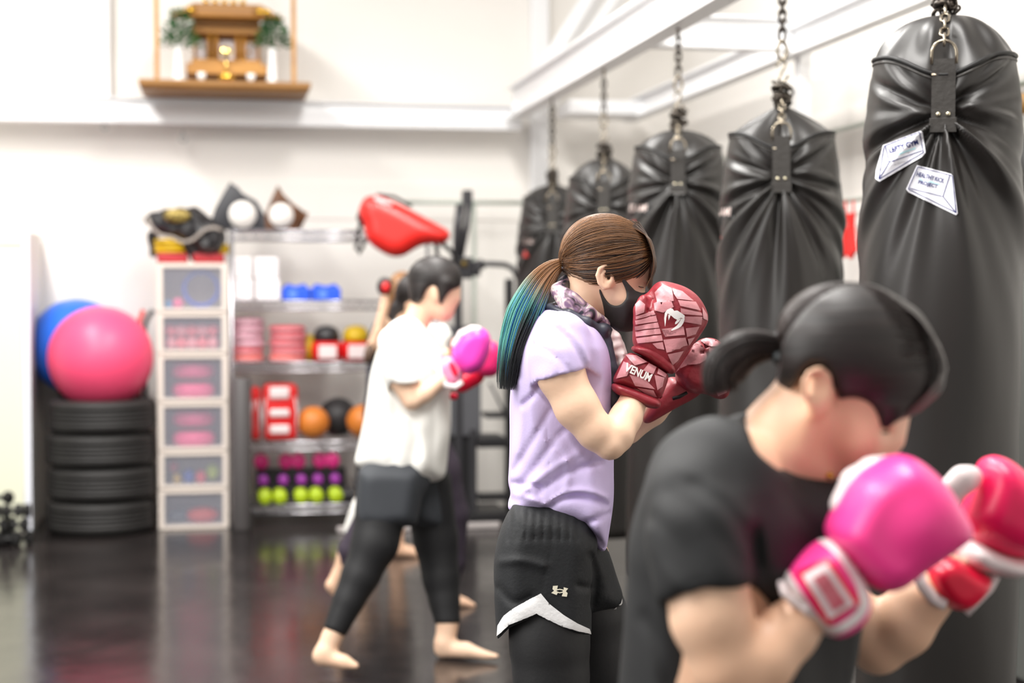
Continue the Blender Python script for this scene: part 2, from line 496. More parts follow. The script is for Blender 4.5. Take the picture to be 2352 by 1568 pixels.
def text_bm(txt, a, b, height, bold=0, shear=0, xs=None, depth_v=None):
    "text whose baseline runs from a to b (photo px); glyph height in px"
    cu = bpy.data.curves.new('t', 'FONT'); cu.body = txt; cu.offset = bold; cu.shear = shear; cu.resolution_u = 3
    ob = bpy.data.objects.new('t', cu); me = ob.to_mesh(); bm = bmesh.new(); bm.from_mesh(me); ob.to_mesh_clear()
    bpy.data.objects.remove(ob); bpy.data.curves.remove(cu)
    x0 = min(v.co.x for v in bm.verts); x1 = max(v.co.x for v in bm.verts); y0 = min(v.co.y for v in bm.verts); y1 = max(v.co.y for v in bm.verts)
    ax = Vector((b[0]-a[0], b[1]-a[1])); L = ax.length; ax.normalize(); up = Vector((ax.y, -ax.x))
    for v in bm.verts:
        s = (v.co.x-x0)/(x1-x0)*L; t = (v.co.y-y0)/(y1-y0)*height
        q = Vector(a)+ax*s+up*t; v.co = (q.x, q.y, 0)
    return bm

# ================================================================== the room
wall_m = mat('white_wall', (238, 234, 228), .75, bump=.05, bscale=12)
steel_w = mat('white_steel', (240, 240, 241), .35)
def struct(name, mb, m, smooth=False):
    o = mb.done(name, m, None, smooth); o['kind'] = 'structure'; return o
YB = 10.15
# floor: dark vinyl with a soft uneven gloss
fm = bpy.data.materials.new('dark_vinyl'); fm.use_nodes = True
N = fm.node_tree.nodes; L = fm.node_tree.links; b = N['Principled BSDF']; tc = N.new('ShaderNodeTexCoord')
n1 = N.new('ShaderNodeTexNoise'); n1.inputs['Scale'].default_value = 1.7; n1.inputs['Detail'].default_value = 6
r1 = N.new('ShaderNodeValToRGB'); r1.color_ramp.elements[0].color = srgb((28, 25, 25))+(1,); r1.color_ramp.elements[1].color = srgb((50, 45, 44))+(1,)
r1.color_ramp.elements[0].position = .35; r1.color_ramp.elements[1].position = .7
n2 = N.new('ShaderNodeTexNoise'); n2.inputs['Scale'].default_value = 9; n2.inputs['Detail'].default_value = 8
r2 = N.new('ShaderNodeMapRange'); r2.inputs['To Min'].default_value = .10; r2.inputs['To Max'].default_value = .24
n3 = N.new('ShaderNodeTexNoise'); n3.inputs['Scale'].default_value = 3.2; n3.inputs['Detail'].default_value = 2
bp = N.new('ShaderNodeBump'); bp.inputs['Strength'].default_value = .10; bp.inputs['Distance'].default_value = .03
L.new(tc.outputs['Object'], n1.inputs['Vector']); L.new(tc.outputs['Object'], n2.inputs['Vector']); L.new(tc.outputs['Object'], n3.inputs['Vector'])
L.new(n1.outputs['Fac'], r1.inputs['Fac']); L.new(r1.outputs['Color'], b.inputs['Base Color'])
L.new(n2.outputs['Fac'], r2.inputs['Value']); L.new(r2.outputs['Result'], b.inputs['Roughness'])
L.new(n3.outputs['Fac'], bp.inputs['Height']); L.new(bp.outputs['Normal'], b.inputs['Normal'])
b.inputs['Specular IOR Level'].default_value = .42
struct('floor', MB().box((-5, -1.5, -.05), (3.1, YB+.1, 0)), fm)
struct('wall_back', MB().box((-5, YB, 0), (3.1, YB+.12, 5.2)), wall_m)
struct('wall_right', MB().box((3.0, -1.5, 0), (3.12, YB, 5.2)), wall_m)
# long white rail across the back wall with its thin upper lip, hooks, columns
zr = PY(600, 272, YB-.2).z
struct('trim_1', MB().box((-5, YB-.26, zr-.045), (1.92, YB-.12, zr+.045)).box((-5, YB-.22, zr+.045), (1.92, YB-.16, zr+.10)).box((-5, YB-.26, zr+.10), (1.92, YB-.12, zr+.108)), steel_w)
a = PY(213, 100, YB-.1).x; b_ = PY(252, 100, YB-.1).x
struct('trim_2', MB().box((a, YB-.1, zr+.1), (b_, YB, 5.2), .01), steel_w)
a = PY(1222, 100, YB-.1).x; b_ = PY(1262, 100, YB-.1).x
struct('trim_3', MB().box((a, YB-.1, 0), (b_, YB, 5.2), .01), steel_w)
z5 = PY(300, 500, YB).z; z4 = PY(300, 412, YB).z
struct('trim_4', MB().box((-5, YB-.009, z5), (3.0, YB, z4), .004), wall_m)
def eye_hook(u, v, Y, s, label):
    p = PY(u, v, Y); mb = MB().tube([p+Vector((0, 0, s*2.2)), p+Vector((0, 0, s))], s*.28)
    mb.tube([p+Vector((math.cos(q)*s, 0, math.sin(q)*s)) for q in np.linspace(0, 2*math.pi, 14)[:-1]], s*.25, closed=True)
    tag(mb.done('ceiling_hook', mat('hook_steel', (170, 172, 170), .3, .8), None, True), label, 'hook')
eye_hook(240, 292, YB-.2, .016, 'small dark steel hook under the white rail, left of the wooden shrine shelf')
eye_hook(421, 318, YB-.2, .022, 'pale round steel hook hanging from the white rail below the wooden shrine shelf')

# ---- beam frame over the bags (one welded white steel frame)
BX, BX2, BZ = 1.86, 2.62, 2.5
def ibeam_y(mb, x, y0, y1, z, h=.2, w_=.1, t=.012):
    mb.box((x-w_/2, y0, z), (x+w_/2, y1, z+t)).box((x-w_/2, y0, z+h-t), (x+w_/2, y1, z+h)).box((x-.005, y0, z+t), (x+.005, y1, z+h-t))
def ibeam_x(mb, x0, x1, y, z, h=.13, w_=.09, t=.01):
    mb.box((x0, y-w_/2, z), (x1, y+w_/2, z+t)).box((x0, y-w_/2, z+h-t), (x1, y+w_/2, z+h)).box((x0, y-.005, z+t), (x1, y+.005, z+h-t))
fr = empty('bag_frame', (BX2, 6.2, 0), 'white steel beam frame on posts that carries the row of black punching bags', 'frame')
mb = MB(); ibeam_y(mb, BX, 1.2, 9.86, BZ); mb.done('beam', steel_w, fr)
mb = MB(); ibeam_y(mb, BX2, 1.2, 9.86, BZ, .13, .08); mb.done('beam', steel_w, fr)
for y in (6.9,):
    mb = MB(); ibeam_x(mb, BX+.006, BX2-.006, y, BZ+.02, .15); mb.done('crossbar', steel_w, fr)
for y in (2.0, 6.95):
    MB().box((BX2+.03, y-.035, 0), (BX2+.09, y+.035, BZ+.18), .006).done('post', steel_w, fr)
p0 = PY(1195, 262, 9.7); p1 = PY(1385, -40, 9.7); d = (p1-p0)
MB().tube([p0, p1], .07, 4).done('brace', steel_w, fr)
MB().tube([P(1262, 232, 9.72), P(1450, -50, 9.72)], .05, 4).done('brace', steel_w, fr)
# pale rail box seen above the fourth bag
p0 = PY(1300, 232, 9.6); p1 = PY(1490, 268, 9.6)
struct('trim_5', MB().box((p0.x, 9.5, p1.z), (p1.x, 9.86, p0.z), .006), steel_w)

# ---- pipe rail on the right wall with what hangs there
pipe_m = mat('pipe_grey_green', (176, 184, 174), .35, .3)
pr = empty('wall_rail', (2.92, 5.5, 1.82), 'thin grey green pipe rail running along the right wall behind the bags', 'rail')
for z in (2.18, 1.84): MB().tube([(2.9, 2.5, z), (2.9, 9.6, z)], .011, 8).done('pipe', pipe_m, pr, True)
for y in (3.2, 5.6, 7.42, 9.2): MB().tube([(2.9, y, 1.80), (2.9, y, 2.2)], .009, 8).done('hanger', pipe_m, pr, True)
red_cl = mat('red_cloth', (226, 38, 34), .6)
for (u, dz, lab) in ((1942, 0, 'red strap pennant hanging from the wall rail, left one, between the two nearest bags'), (1960, -.01, 'red strap pennant hanging from the wall rail, right one, between the two nearest bags')):
    p = PX(u, 490, 2.88); mb = MB()
    mb.tube([p+Vector((0, 0, .06)), p], .005, 6)
    mb.prism([p+Vector((0, -.03, 0)), p+Vector((0, .03, 0)), p+Vector((0, .015, -.06)), p+Vector((0, .055, -.17+dz)), p+Vector((0, 0, -.21)), p+Vector((0, -.055, -.17)), p+Vector((0, -.015, -.06))], (-.02, 0, 0), .004)
    tag(mb.done('hanging_strap', red_cl), lab, 'strap', 'red straps on the wall rail')
p = PX(2335, 235, 2.85)
mb = MB(); mb.ball(p+Vector((0, -.03, -.01)), .05, 3, (.6, 1, .8)); mb.ball(p+Vector((0, .05, 0)), .05, 3, (.6, 1, .9)); mb.tube([p+Vector((0, 0, .07)), p], .006)
tag(mb.done('hanging_glove', mat('tan_leather', (150, 112, 60), .5, bump=.4), None, True), 'tan leather gloves hung on the wall rail at the right edge of the frame', 'gloves')
p = PX(2338, 400, 2.85)
mb = MB()
for k in range(7): mb.tube([p+Vector((0, (k-3)*.018, .14)), p+Vector((0, (k-3)*.024+.01, 0)), p+Vector((0, (k-3)*.02, -.2))], .011, 6)
tag(mb.done('hanging_rope', mat('black_rope', (34, 33, 31), .6), None, True), 'bundle of black skipping ropes hung on the wall at the right edge', 'rope')
tag(MB().box((2.86, 4.6, 0), (2.99, 6.0, 1.62), .02).done('wall_mat', mat('grey_mat', (104, 106, 102), .55)), 'grey padded mat standing against the right wall behind the nearest bag', 'mat')

# ---- shrine shelf
wood = streak_mat('shrine_wood', (166, 112, 44), (192, 140, 66), (3, 40, 40), .5, .15)
wood_d = streak_mat('dark_shrine_wood', (138, 94, 42), (158, 112, 54), (3, 30, 30), .5, .15)
gold = mat('gold', (236, 190, 70), .18, 1.0)
white_c = mat('white_ceramic', (240, 238, 236), .18)
YS = 9.45
A = PY(318, 180, YS); B = PY(714, 210, YS)
sh = empty('shrine_shelf', ((A.x+B.x)/2, 9.7, B.z), 'brown wooden wall shelf hung from two brown posts high on the back wall', 'shelf')
mb = MB(); x0, x1, z0, z1 = A.x, B.x, B.z, A.z
q = [(x0, YS, z1), (x1, YS, z1), (x1, YS, z0+.02), (x0, YS, z0+.02)]
mb.box((x0, YS, z1-.03), (x1, YB-.05, z1)); mb.prism([(x0+.0, YS, z1-.03), (x0+.03, YS+.02, z0), (x1-.03, YS+.02, z0), (x1, YS, z1-.03)], (0, .03, 0))
mb.box((x0+.02, YS+.04, z0), (x1-.02, YB-.06, z0+.02)); mb.done('shelf_board', wood_d, sh)
for u in (359, 674):
    p = PY(u, 0, YS+.03); MB().box((p.x-.013, YS+.02, z1), (p.x+.013, YS+.046, 3.6)).done('shelf_post', wood, sh)
SZ = z1
def su(u): return PY(u, 100, YS+.2).x
def sv(v): return PY(500, v, YS+.2).z + 0.0
hs = empty('household_shrine', (su(520), YS+.25, SZ), 'small wooden household shrine with stepped roof, columns and doors on the wall shelf', 'shrine')
xc = su(521); k = su(621)-su(521)   # 100 px in metres
def sb(name, u0, v0, u1, v1, y0, y1, m, bev=0): return MB().box((su(u0), YS+y0, sv(v1)), (su(u1), YS+y1, sv(v0)), bev).done(name, m, hs)
sb('base', 428, 150, 612, 174, .12, .46, wood); sb('base', 440, 138, 600, 151, .16, .46, wood)
MB().box((su(445), YS+.34, sv(138)), (su(597), YS+.46, sv(62))).done('back_panel', wood_d, hs)
for u in (480, 497, 545, 560): MB().lathe([(.012, sv(138)), (.012, sv(72))], (su(u), YS+.25, 0), 12).done('column', wood, hs, True)
for u in (447, 594): MB().lathe([(.010, sv(138)), (.010, sv(76))], (su(u), YS+.3, 0), 12).done('column', wood, hs, True)
sb('lintel', 440, 62, 602, 76, .2, .46, wood, .004); sb('lintel', 445, 44, 597, 62, .18, .46, wood_d, .004)
mb = MB(); mb.prism([(su(395), YS+.06, sv(46)), (su(648), YS+.06, sv(46)), (su(600), YS+.3, sv(12)+.03), (su(445), YS+.3, sv(12)+.03)], (0, .16, .0), .003)
mb.done('roof', wood, hs)
mb = MB(); mb.prism([(su(446), YS+.08, sv(16)), (su(588), YS+.08, sv(16)), (su(578), YS+.08, sv(42)), (su(456), YS+.08, sv(42))], (0, .16, 0), .003); mb.done('upper_roof', wood_d, hs)
for i in range(5): MB().lathe([(.0001, -.02), (.016, -.02), (.016, .02), (.0001, .02)], (su(474+i*21), YS+.13, sv(8)), 12, 'Y').done('roof_ornament', gold, hs, True)
for u in (440, 596, 612): MB().lathe([(.0001, -.02), (.017, -.02), (.017, .02), (.0001, .02)], (su(u), YS+.08, sv(33)), 12, 'Y').done('roof_ornament', gold, hs, True)
for (u0, u1) in ((503, 539), (444, 475), (566, 590)): MB().box((su(u0), YS+.31, sv(136)), (su(u1), YS+.335, sv(86)), .004).done('door', mat('white_paper', (228, 222, 224), .6), hs)
for (u, v) in ((490, 72), (484, 82), (544, 76), (482, 125), (566, 92), (578, 92), (572, 115), (560, 130)): MB().ball((su(u), YS+.235, sv(v)), .009, 2).done('gilt_fitting', gold, hs, True)
# mirror, rice dish, cups, vases with sakaki branches
mb = MB(); c = Vector((su(519), YS+.1, sv(124))); mb.lathe([(.0001, -.006), (.034, -.006), (.036, 0), (.034, .006), (.0001, .006)], c, 24, 'Y'); mb.box((c.x-.02, c.y-.012, SZ), (c.x+.02, c.y+.012, SZ+.05), .004); mb.box((c.x-.006, c.y-.006, SZ+.04), (c.x+.006, c.y+.006, c.z-.02))
tag(mb.done('shrine_mirror', mat('bright_brass', (255, 226, 140), .06, 1.0), None, True), 'round polished brass mirror on a small stand before the shrine doors', 'mirror')
mb = MB(); mb.lathe([(.03, 0), (.045, .012), (.05, .03), (.044, .034), (.0001, .03)], (su(520), YS+.03+.02, SZ), 24)
tag(mb.done('offering_dish', gold, None, True), 'round gold offering dish at the middle of the shrine shelf front', 'dish')
for u, lb in ((463, 'small white porcelain cup left of the gold dish on the shrine shelf'), (575, 'small white porcelain cup right of the gold dish on the shrine shelf')):
    mb = MB(); mb.lathe([(.013, 0), (.024, .022), (.026, .048), (.023, .048), (.018, .01), (.0001, .008)], (su(u), YS+.05, SZ), 20)
    tag(mb.done('offering_cup', white_c, None, True), lb, 'cup', 'offering cups on the shrine shelf')
leaf = mat('sakaki_leaf', (30, 84, 36), .5, col2=(66, 122, 66), cscale=30)
def sakaki(u, ub, vt, vb, side, sd, lab):
    rs = random.Random(sd); X = su(u); v_ = empty('sakaki_vase', (X, YS+.08, SZ), lab, 'vase', 'white vases with green branches on the shrine shelf')
    H = sv(116)-SZ
    MB().lathe([(.034, 0), (.032, .01), (.026, H*.5), (.022, H*.85), (.027, H), (.022, H), (.017, H*.8), (.02, .02), (.0001, .015)], (X, YS+.08, SZ), 24).done('vase', white_c, v_, True)
    mb = MB(); cx = su(ub); zt = sv(vt); zb = sv(vb)
    for i in range(460):
        t = rs.random()**.8; z = zt+(zb-zt)*t; wd = (.04+.085*t)*rs.uniform(.2, 1); a = rs.uniform(0, 6.28)
        p = Vector((cx+math.cos(a)*wd, YS+.08+math.sin(a)*wd*.8, z)); d = Vector((math.cos(a), math.sin(a)*.8, rs.uniform(-.2, .9))).normalized()
        s = rs.uniform(.026, .042); n = d.cross(Vector((rs.uniform(-1, 1), rs.uniform(-1, 1), 1))).normalized()
        q = [p, p+d*s*.5+n*s*.28, p+d*s, p+d*s*.5-n*s*.28]
        mb.bm.faces.new([mb.bm.verts.new(x) for x in q])
    mb.tube([(X, YS+.08, SZ+H*.5), ((X+cx)/2, YS+.08, SZ+H+.02), (cx, YS+.08, (zt+zb)/2), (cx, YS+.08, zt)], .004, 6)
    mb.done('branches', leaf, v_)
sakaki(411, 414, 34, 118, 1, 3, 'white flared vase holding dark green leafy branches, left of the household shrine')
sakaki(624, 626, 44, 112, -1, 5, 'white flared vase holding dark green leafy branches, right of the household shrine')

# ---- metal wire rack
chrome = mat('chrome_wire', (190, 188, 192), .22, .9)
RY0, RY1 = 9.45, 9.88
rx0 = PY(532, 700, RY0).x; rx1 = PY(1004, 700, RY0).x
rk = empty('wire_rack', ((rx0+rx1)/2, (RY0+RY1)/2, 0), 'chrome wire shelving rack with five shelves against the back wall', 'shelving rack')
for x in (rx0, rx1):
    for y in (RY0, RY1): MB().tube([(x, y, 0), (x, y, PY(532, 524, RY0).z)], .013, 12).done('post', chrome, rk, True)
SH = []
for v in (528, 690, 832, 1013, 1158):
    z = PY(700, v, RY0).z; SH.append(z); mb = MB()
    for zz in (z-.006, z-.052): 
        for y in (RY0, RY1): mb.tube([(rx0, y, zz), (rx1, y, zz)], .0075 if zz > z-.02 else .006, 8)
        for x in (rx0, rx1): mb.tube([(x, RY0, zz), (x, RY1, zz)], .006, 6)
    nn = 34; zig = [(rx0+(rx1-rx0)*i/nn, RY0, z-.006 if i % 2 else z-.052) for i in range(nn+1)]
    mb.tube(zig, .004, 5)
    for i in range(46): x = rx0+(rx1-rx0)*i/45; mb.tube([(x, RY0, z-.004), (x, RY1, z-.004)], .003, 5)
    mb.done('shelf', chrome, rk, True)
def rkx(u, y=9.5): return PY(u, 700, y).x
# top shelf: two trophy shields with round white discs
def trophy(uv, c, r, m, lab, extra=None):
    uc = sum(u for u, v in uv)/len(uv); P_ = [PY(uc+(u-uc)*1.12, 530+(v-530)*1.04, 9.6) for u, v in uv]; zb = SH[0]
    dz = zb-min(p.z for p in P_)
    P_ = [p+Vector((0, 0, dz)) for p in P_]
    e = empty('body_protector', ((P_[0].x), 9.62, zb), lab, 'protector', 'protectors with round white discs on the top shelf')
    mb = MB(); mb.prism(P_, (0, .07, 0), .012); autosmooth(mb.done('pad', m, e))
    cc = PY(c[0], c[1], 9.59)+Vector((0, 0, dz)); MB().lathe([(.0001, -.012), (r*.8, -.012), (r, 0), (r, .01), (.0001, .01)], cc, 32, 'Y').done('disc', mat('white_disc', (236, 230, 224), .4), e, True)
trophy([(488, 520), (500, 480), (518, 445), (531, 423), (541, 436), (556, 448), (585, 465), (604, 500), (610, 530), (560, 530), (512, 530)], (557, 494), .082, mat('charcoal_pad', (58, 58, 62), .5), 'charcoal pointed pad with a round white disc, left on the top shelf')
trophy([(608, 528), (615, 490), (628, 455), (640, 428), (648, 440), (652, 455), (672, 475), (688, 486), (704, 488), (694, 510), (686, 528)], (646, 493), .074, mat('brown_pad', (122, 78, 44), .5, col2=(80, 52, 36), cscale=14), 'brown pointed pad with a round white disc, right on the top shelf')
# second shelf: white cartons, blue boxes
wb = mat('white_carton', (246, 240, 242), .6)
def shelf_box(name, u0, u1, z0, h, m, lab, cat, grp, y0=9.5, dp=.26, bev=.004):
    return tag(MB().box((rkx(u0, y0), y0, z0), (rkx(u1, y0), y0+dp, z0+h), bev).done(name, m), lab, cat, grp)
hb = .128
for (u0, u1, lv, lb) in ((530, 581, 0, 'bottom left of the four'), (588, 644, 0, 'bottom right of the four'), (530, 578, 1, 'top left of the four'), (586, 640, 1, 'top right of the four')):
    shelf_box('carton', u0, u1, SH[1]+lv*(hb+.002), hb, wb, 'white carton on the second shelf of the wire rack, '+lb, 'box', 'white cartons on the second shelf', bev=.011)
blue = mat('blue_plastic', (40, 92, 224), .4)
for u0, u1, lb in ((649, 712, 'left blue box with a round mark beside the white cartons'), (716, 783, 'right blue box with a round mark on the second shelf')):
    x0 = rkx(u0); x1 = rkx(u1); e = empty('blue_box', ((x0+x1)/2, 9.6, SH[1]), lb, 'box', 'blue boxes on the second shelf')
    MB().box((x0, 9.5, SH[1]), (x1, 9.7, SH[1]+.075), .006).done('body', blue, e)
    MB().prism([(x0+.01, 9.51, SH[1]+.075), (x1-.01, 9.51, SH[1]+.075), (x1-.03, 9.51, SH[1]+.1), ((x0+x1)/2, 9.51, SH[1]+.085), (x0+.03, 9.51, SH[1]+.1)], (0, .17, 0)).done('flap', blue, e)
    MB().lathe([(.0001, -.002), (.026, -.002), (.026, .002), (.0001, .002)], ((x0+x1)/2-.02, 9.498, SH[1]+.038), 20, 'Y').done('round_mark', mat('pale_blue', (96, 140, 240), .4), e)
# third shelf: stacks of round mitts
def mitt_profile(r, h): return [(.0001, 0), (r*.9, 0), (r, h*.3), (r, h*.7), (r*.86, h), (.0001, h)]
def mitt_stack(uc, n, cols, y, r, grp, nm):
    z = SH[2]; hh = .044
    for i in range(n):
        e = empty('focus_mitt', (rkx(uc)+random.uniform(-.008, .008), y, z), '%s, %s' % (nm, ['lowest of its stack', 'second from the bottom', 'third from the bottom', 'fourth from the bottom', 'fifth from the bottom', 'topmost of its stack'][i if i < n-1 else 5]), 'mitt', grp)
        p = parent_world(e)
        MB().lathe(mitt_profile(r, hh*.96), p, 28).done('pad', cols[i], e, True)
        MB().lathe([(r*.97, hh*.2), (r*1.015, hh*.3), (r*1.015, hh*.42), (r*.97, hh*.5)], p, 28, closed=True).done('piping', mat('mitt_piping', (220, 190, 196), .5), e, True)
        z += hh
pk = mat('dusty_pink', (204, 150, 166), .5, bump=.3, bscale=20); pk2 = mat('rose_red', (206, 86, 96), .5, bump=.3, bscale=20); co = mat('coral', (224, 104, 96), .5)
mitt_stack(569, 6, [co, pk2, pk, pk, pk, pk], 9.6, .1, 'dusty pink round mitts stacked at the left', 'round mitt in the pale pink stack beside the rack post')
mitt_stack(664, 5, [co, pk2, pk2, pk2, pk2], 9.6, .112, 'rose red round mitts in the second stack', 'round mitt in the rose red stack on the third shelf')
blk = mat('black_leather', (38, 36, 38), .4, bump=.2, bscale=40); redl = mat('red_leather', (212, 28, 30), .4); yel = mat('yellow_vinyl', (216, 178, 20), .45); whp = mat('white_print', (232, 214, 214), .5)
def headgear(u, top, lab):
    x = rkx(u); z = SH[2]; e = empty('headgear', (x, 9.58, z), lab, 'headgear', 'red headgears on the third shelf')
    MB().lathe([(.072, 0), (.09, .02), (.095, .07), (.085, .12), (.0001, .122)], (x, 9.58, z), 28).done('shell', redl, e, True)
    MB().lathe([(.06, .12), (.078, .125), (.08, .16), (.062, .2), (.03, .215), (.0001, .218)], (x, 9.58, z), 28).done('crown_pad', top, e, True)
    MB().box((x-.055, 9.478, z+.02), (x+.055, 9.5, z+.1), .008).done('front_patch', whp, e)
headgear(752, blk, 'red and black headgear with a white patch on the third shelf'); headgear(820, yel, 'red and yellow headgear with a white patch beside the red and black one')
mb = MB(); mb.lathe([(.03, 0), (.05, .05), (.045, .13), (.02, .16), (.0001, .165)], (rkx(712), 9.66, SH[2]), 20)
tag(mb.done('rolled_wrap', yel, None, True), 'yellow roll standing between the rose red stack and the headgear', 'roll')
# fourth shelf: kick pads, medicine balls
def kick_pad(u0, u1, vt, lab, y=9.5):
    x0 = rkx(u0); x1 = rkx(u1); z0 = SH[3]; z1 = PY(630, vt, y).z; e = empty('kick_pad', ((x0+x1)/2, y+.06, z0), lab, 'kick pad', 'red and white kick pads on the fourth shelf')
    Y0 = y; w2 = x1-x0
    autosmooth(MB().box((x0, Y0, z0), (x1, Y0+.14, z1), .035).done('pad', redl, e), 60)
    MB().tube([(x0+.012, Y0+.02, z0+.02), (x0+.006, Y0-.004, (z0+z1)/2), (x0+.03, Y0+.02, z1-.02), (x1-.03, Y0+.02, z1-.01), (x1-.006, Y0-.004, (z0+z1)/2), (x1-.012, Y0+.02, z0+.02)], .006, 8).done('piping', whp, e, True)
    if w2 > .12:
        for za, zb in ((.12, .28), (.42, .56), (.74, .95)):
            H = z1-z0; autosmooth(MB().box((x0+w2*.18, Y0-.014, z0+H*za), (x1-w2*.25, Y0+.02, z0+H*zb), .012).done('white_band', whp, e), 60)
kick_pad(573, 598, 888, 'narrow red and white kick pad at the left end of the fourth shelf'); kick_pad(603, 684, 882, 'broad red kick pad with white bands beside the narrow one')
orange = mat('orange_leather', (206, 120, 44), .45, bump=.2, bscale=30)
def mball(u, v, r, m, lab, y=9.58):
    x = rkx(u, y); z = SH[3]+r; e = empty('medicine_ball', (x, y, SH[3]), lab, 'ball', 'medicine balls on the fourth shelf')
    MB().ball((x, y, z), r, 4).done('ball', m, e, True)
    MB().tube([(x+math.cos(a)*r*1.0, y+math.sin(a)*r*.6, z+math.sin(a)*r*.8) for a in np.linspace(0, 6.28, 30)[:-1]], .003, 5, closed=True).done('seam', blk, e, True)
mball(718, 980, .1, orange, 'orange medicine ball beside the broad red kick pad'); mball(775, 970, .12, mat('black_rubber_ball', (40, 38, 40), .5), 'black medicine ball between the two orange balls', 9.75); mball(834, 975, .104, orange, 'orange medicine ball half hidden behind the person in the white t-shirt', 9.56)
# fifth shelf: dumbbells
limeg = mat('lime_vinyl', (172, 196, 24), .4); magenta = mat('magenta_vinyl', (246, 60, 150), .4); purp = mat('purple_vinyl', (168, 62, 176), .4)
def dumbbell(x, y, z, r, m, lab, grp, L=.15):
    e = empty('dumbbell', (x, y, z), lab, 'dumbbell', grp)
    for s in (-1, 1):
        MB().lathe([(.0001, -L*.19), (r*.8, -L*.19), (r, -L*.1), (r, L*.1), (r*.8, L*.19), (.0001, L*.19)], (x, y+s*L*.36, z+r), 6*3, 'Y').done('weight', m, e, True)
    MB().tube([(x, y-L*.3, z+r), (x, y+L*.3, z+r)], r*.38, 12).done('handle', m, e, True)
gl = 'lime green dumbbells on the bottom shelf'
zz = SH[4]
for u, lb in ((606, 'leftmost lime green dumbbell on the bottom shelf'), (641, 'second lime green dumbbell from the left on the bottom shelf'), (690, 'third lime green dumbbell from the left on the bottom shelf'), (725, 'fourth lime green dumbbell from the left on the bottom shelf'), (770, 'rightmost lime green dumbbell on the bottom shelf')):
    dumbbell(rkx(u), 9.54, zz, .043, limeg, lb, gl)
gm = 'purple dumbbells behind the lime ones'; gp = 'pink dumbbells on the upper tier'
rk2 = empty('dumbbell_tier', (rkx(690), 9.72, zz), 'black two step dumbbell stand at the back of the bottom shelf', 'stand')
MB().box((rkx(590), 9.64, zz), (rkx(800), 9.84, zz+.09)).done('lower_step', blk, rk2); MB().box((rkx(590), 9.75, zz+.09), (rkx(800), 9.84, zz+.18)).done('upper_step', blk, rk2)
for i, (u, lb) in enumerate(((602, 'far left'), (648, 'second from the left'), (690, 'third from the left'), (728, 'fourth from the left'), (768, 'far right'))):
    dumbbell(rkx(u, 9.7), 9.695, zz+.09, .032, purp, 'purple dumbbell on the lower step of the black stand, '+lb, gm, .09)
for i, (u, lb) in enumerate(((598, 'far left'), (655, 'second from the left'), (683, 'third from the left'), (733, 'fourth from the left'), (761, 'far right'))):
    dumbbell(rkx(u, 9.8), 9.795, zz+.18, .046, magenta, 'pink dumbbell on the upper step of the black stand, '+lb, gp, .09)
for u, lb in ((792, 'left'), (808, 'right')):
    dumbbell(rkx(u, 9.56), 9.56, zz, .036, blk, 'small black dumbbell at the right of the lime ones, %s one' % lb, 'small black dumbbells on the bottom shelf')

# ---- dark rolled mat standing before the rack post
p = PZ(556, 1212); rr = .058
mb = MB(); mb.lathe([(rr*.9, 0), (rr, .01), (rr, PY(556, 866, p.y).z-.01), (rr*.9, PY(556, 866, p.y).z)], (p.x, 9.375, 0), 28)
tag(mb.done('rolled_mat', mat('dark_grey_foam', (86, 82, 82), .5), None, True), 'dark grey rolled mat standing upright at the left end of the wire rack', 'mat')

# ---- drawer tower
cream = mat('cream_plastic', (226, 214, 204), .4)
smoke = mat('smoky_clear_plastic', (186, 190, 204), .3, alpha=.22)
TY = 9.47; x0 = PY(362, 900, TY).x; x1 = PY(524, 900, TY).x
tw = empty('drawer_tower', ((x0+x1)/2, TY+.2, 0), 'tall cream plastic drawer tower with six clear smoky drawers', 'drawers')
vs = [(606, 618, 710), (718, 728, 802), (812, 822, 912), (925, 935, 1024), (1036, 1045, 1110), (1125, 1135, 1200)]
zt = PY(440, 604, TY).z; 
MB().box((x0, TY+.01, 0), (x0+.012, TY+.4, zt)).box((x1-.012, TY+.01, 0), (x1, TY+.4, zt)).box((x0, TY+.39, 0), (x1, TY+.4, zt)).box((x0, TY, zt-.02), (x1, TY+.4, zt)).done('cabinet', cream, tw)
Zt = [PY(440, v, TY).z for v in (604, 717, 812, 923, 1035, 1122, 1216)]; Zt[-1] = 0.0
fill = [[(70, 100, 190), (236, 120, 150)], [(236, 130, 140), (240, 170, 176)], [(244, 96, 150), (244, 130, 170)], [(244, 96, 150), (240, 110, 150)], [(60, 90, 170), (220, 60, 70), (212, 200, 40)], [(200, 60, 50), (210, 70, 50)]]
contents = []
for i in range(6):
    a, b_ = Zt[i+1], Zt[i]; fw = .03; m_ = .034; 
    f = MB().box((x0+.002, TY-.012, a+.004), (x0+m_, TY+.01, b_-.004)).box((x1-m_, TY-.012, a+.004), (x1-.002, TY+.01, b_-.004)).box((x0+m_, TY-.012, a+.004), (x1-m_, TY+.01, a+.024)).box((x0+m_, TY-.012, b_-.026), (x1-m_, TY+.01, b_-.004)).done('drawer', cream, tw)
    MB().box((x0+m_, TY-.004, a+.024), (x1-m_, TY, b_-.026)).done('drawer_window', smoke, f)
    MB().box((x0+.014, TY+.012, a+.01), (x1-.014, TY+.38, a+.016)).done('drawer_bottom', cream, f)
    contents.append((a+.017, b_-.03))
def inside(name, mb, m, lab, cat, grp=None): tag(mb.done(name, m, None, True), lab, cat, grp)
xa, xb = x0+.045, x1-.045; xm = (x0+x1)/2
def cm(c, r=.5): return mat('stored_item', c, r)
z = contents[0][0]
inside('hoop', MB().tube([(xm+.05+math.cos(a)*.1, TY+.1, z+.012+.11+math.sin(a)*.1) for a in np.linspace(0, 6.28, 24)[:-1]], .011, 8, closed=True), cm((60, 96, 220)), 'blue ring seen in the top drawer of the cream tower', 'ring')
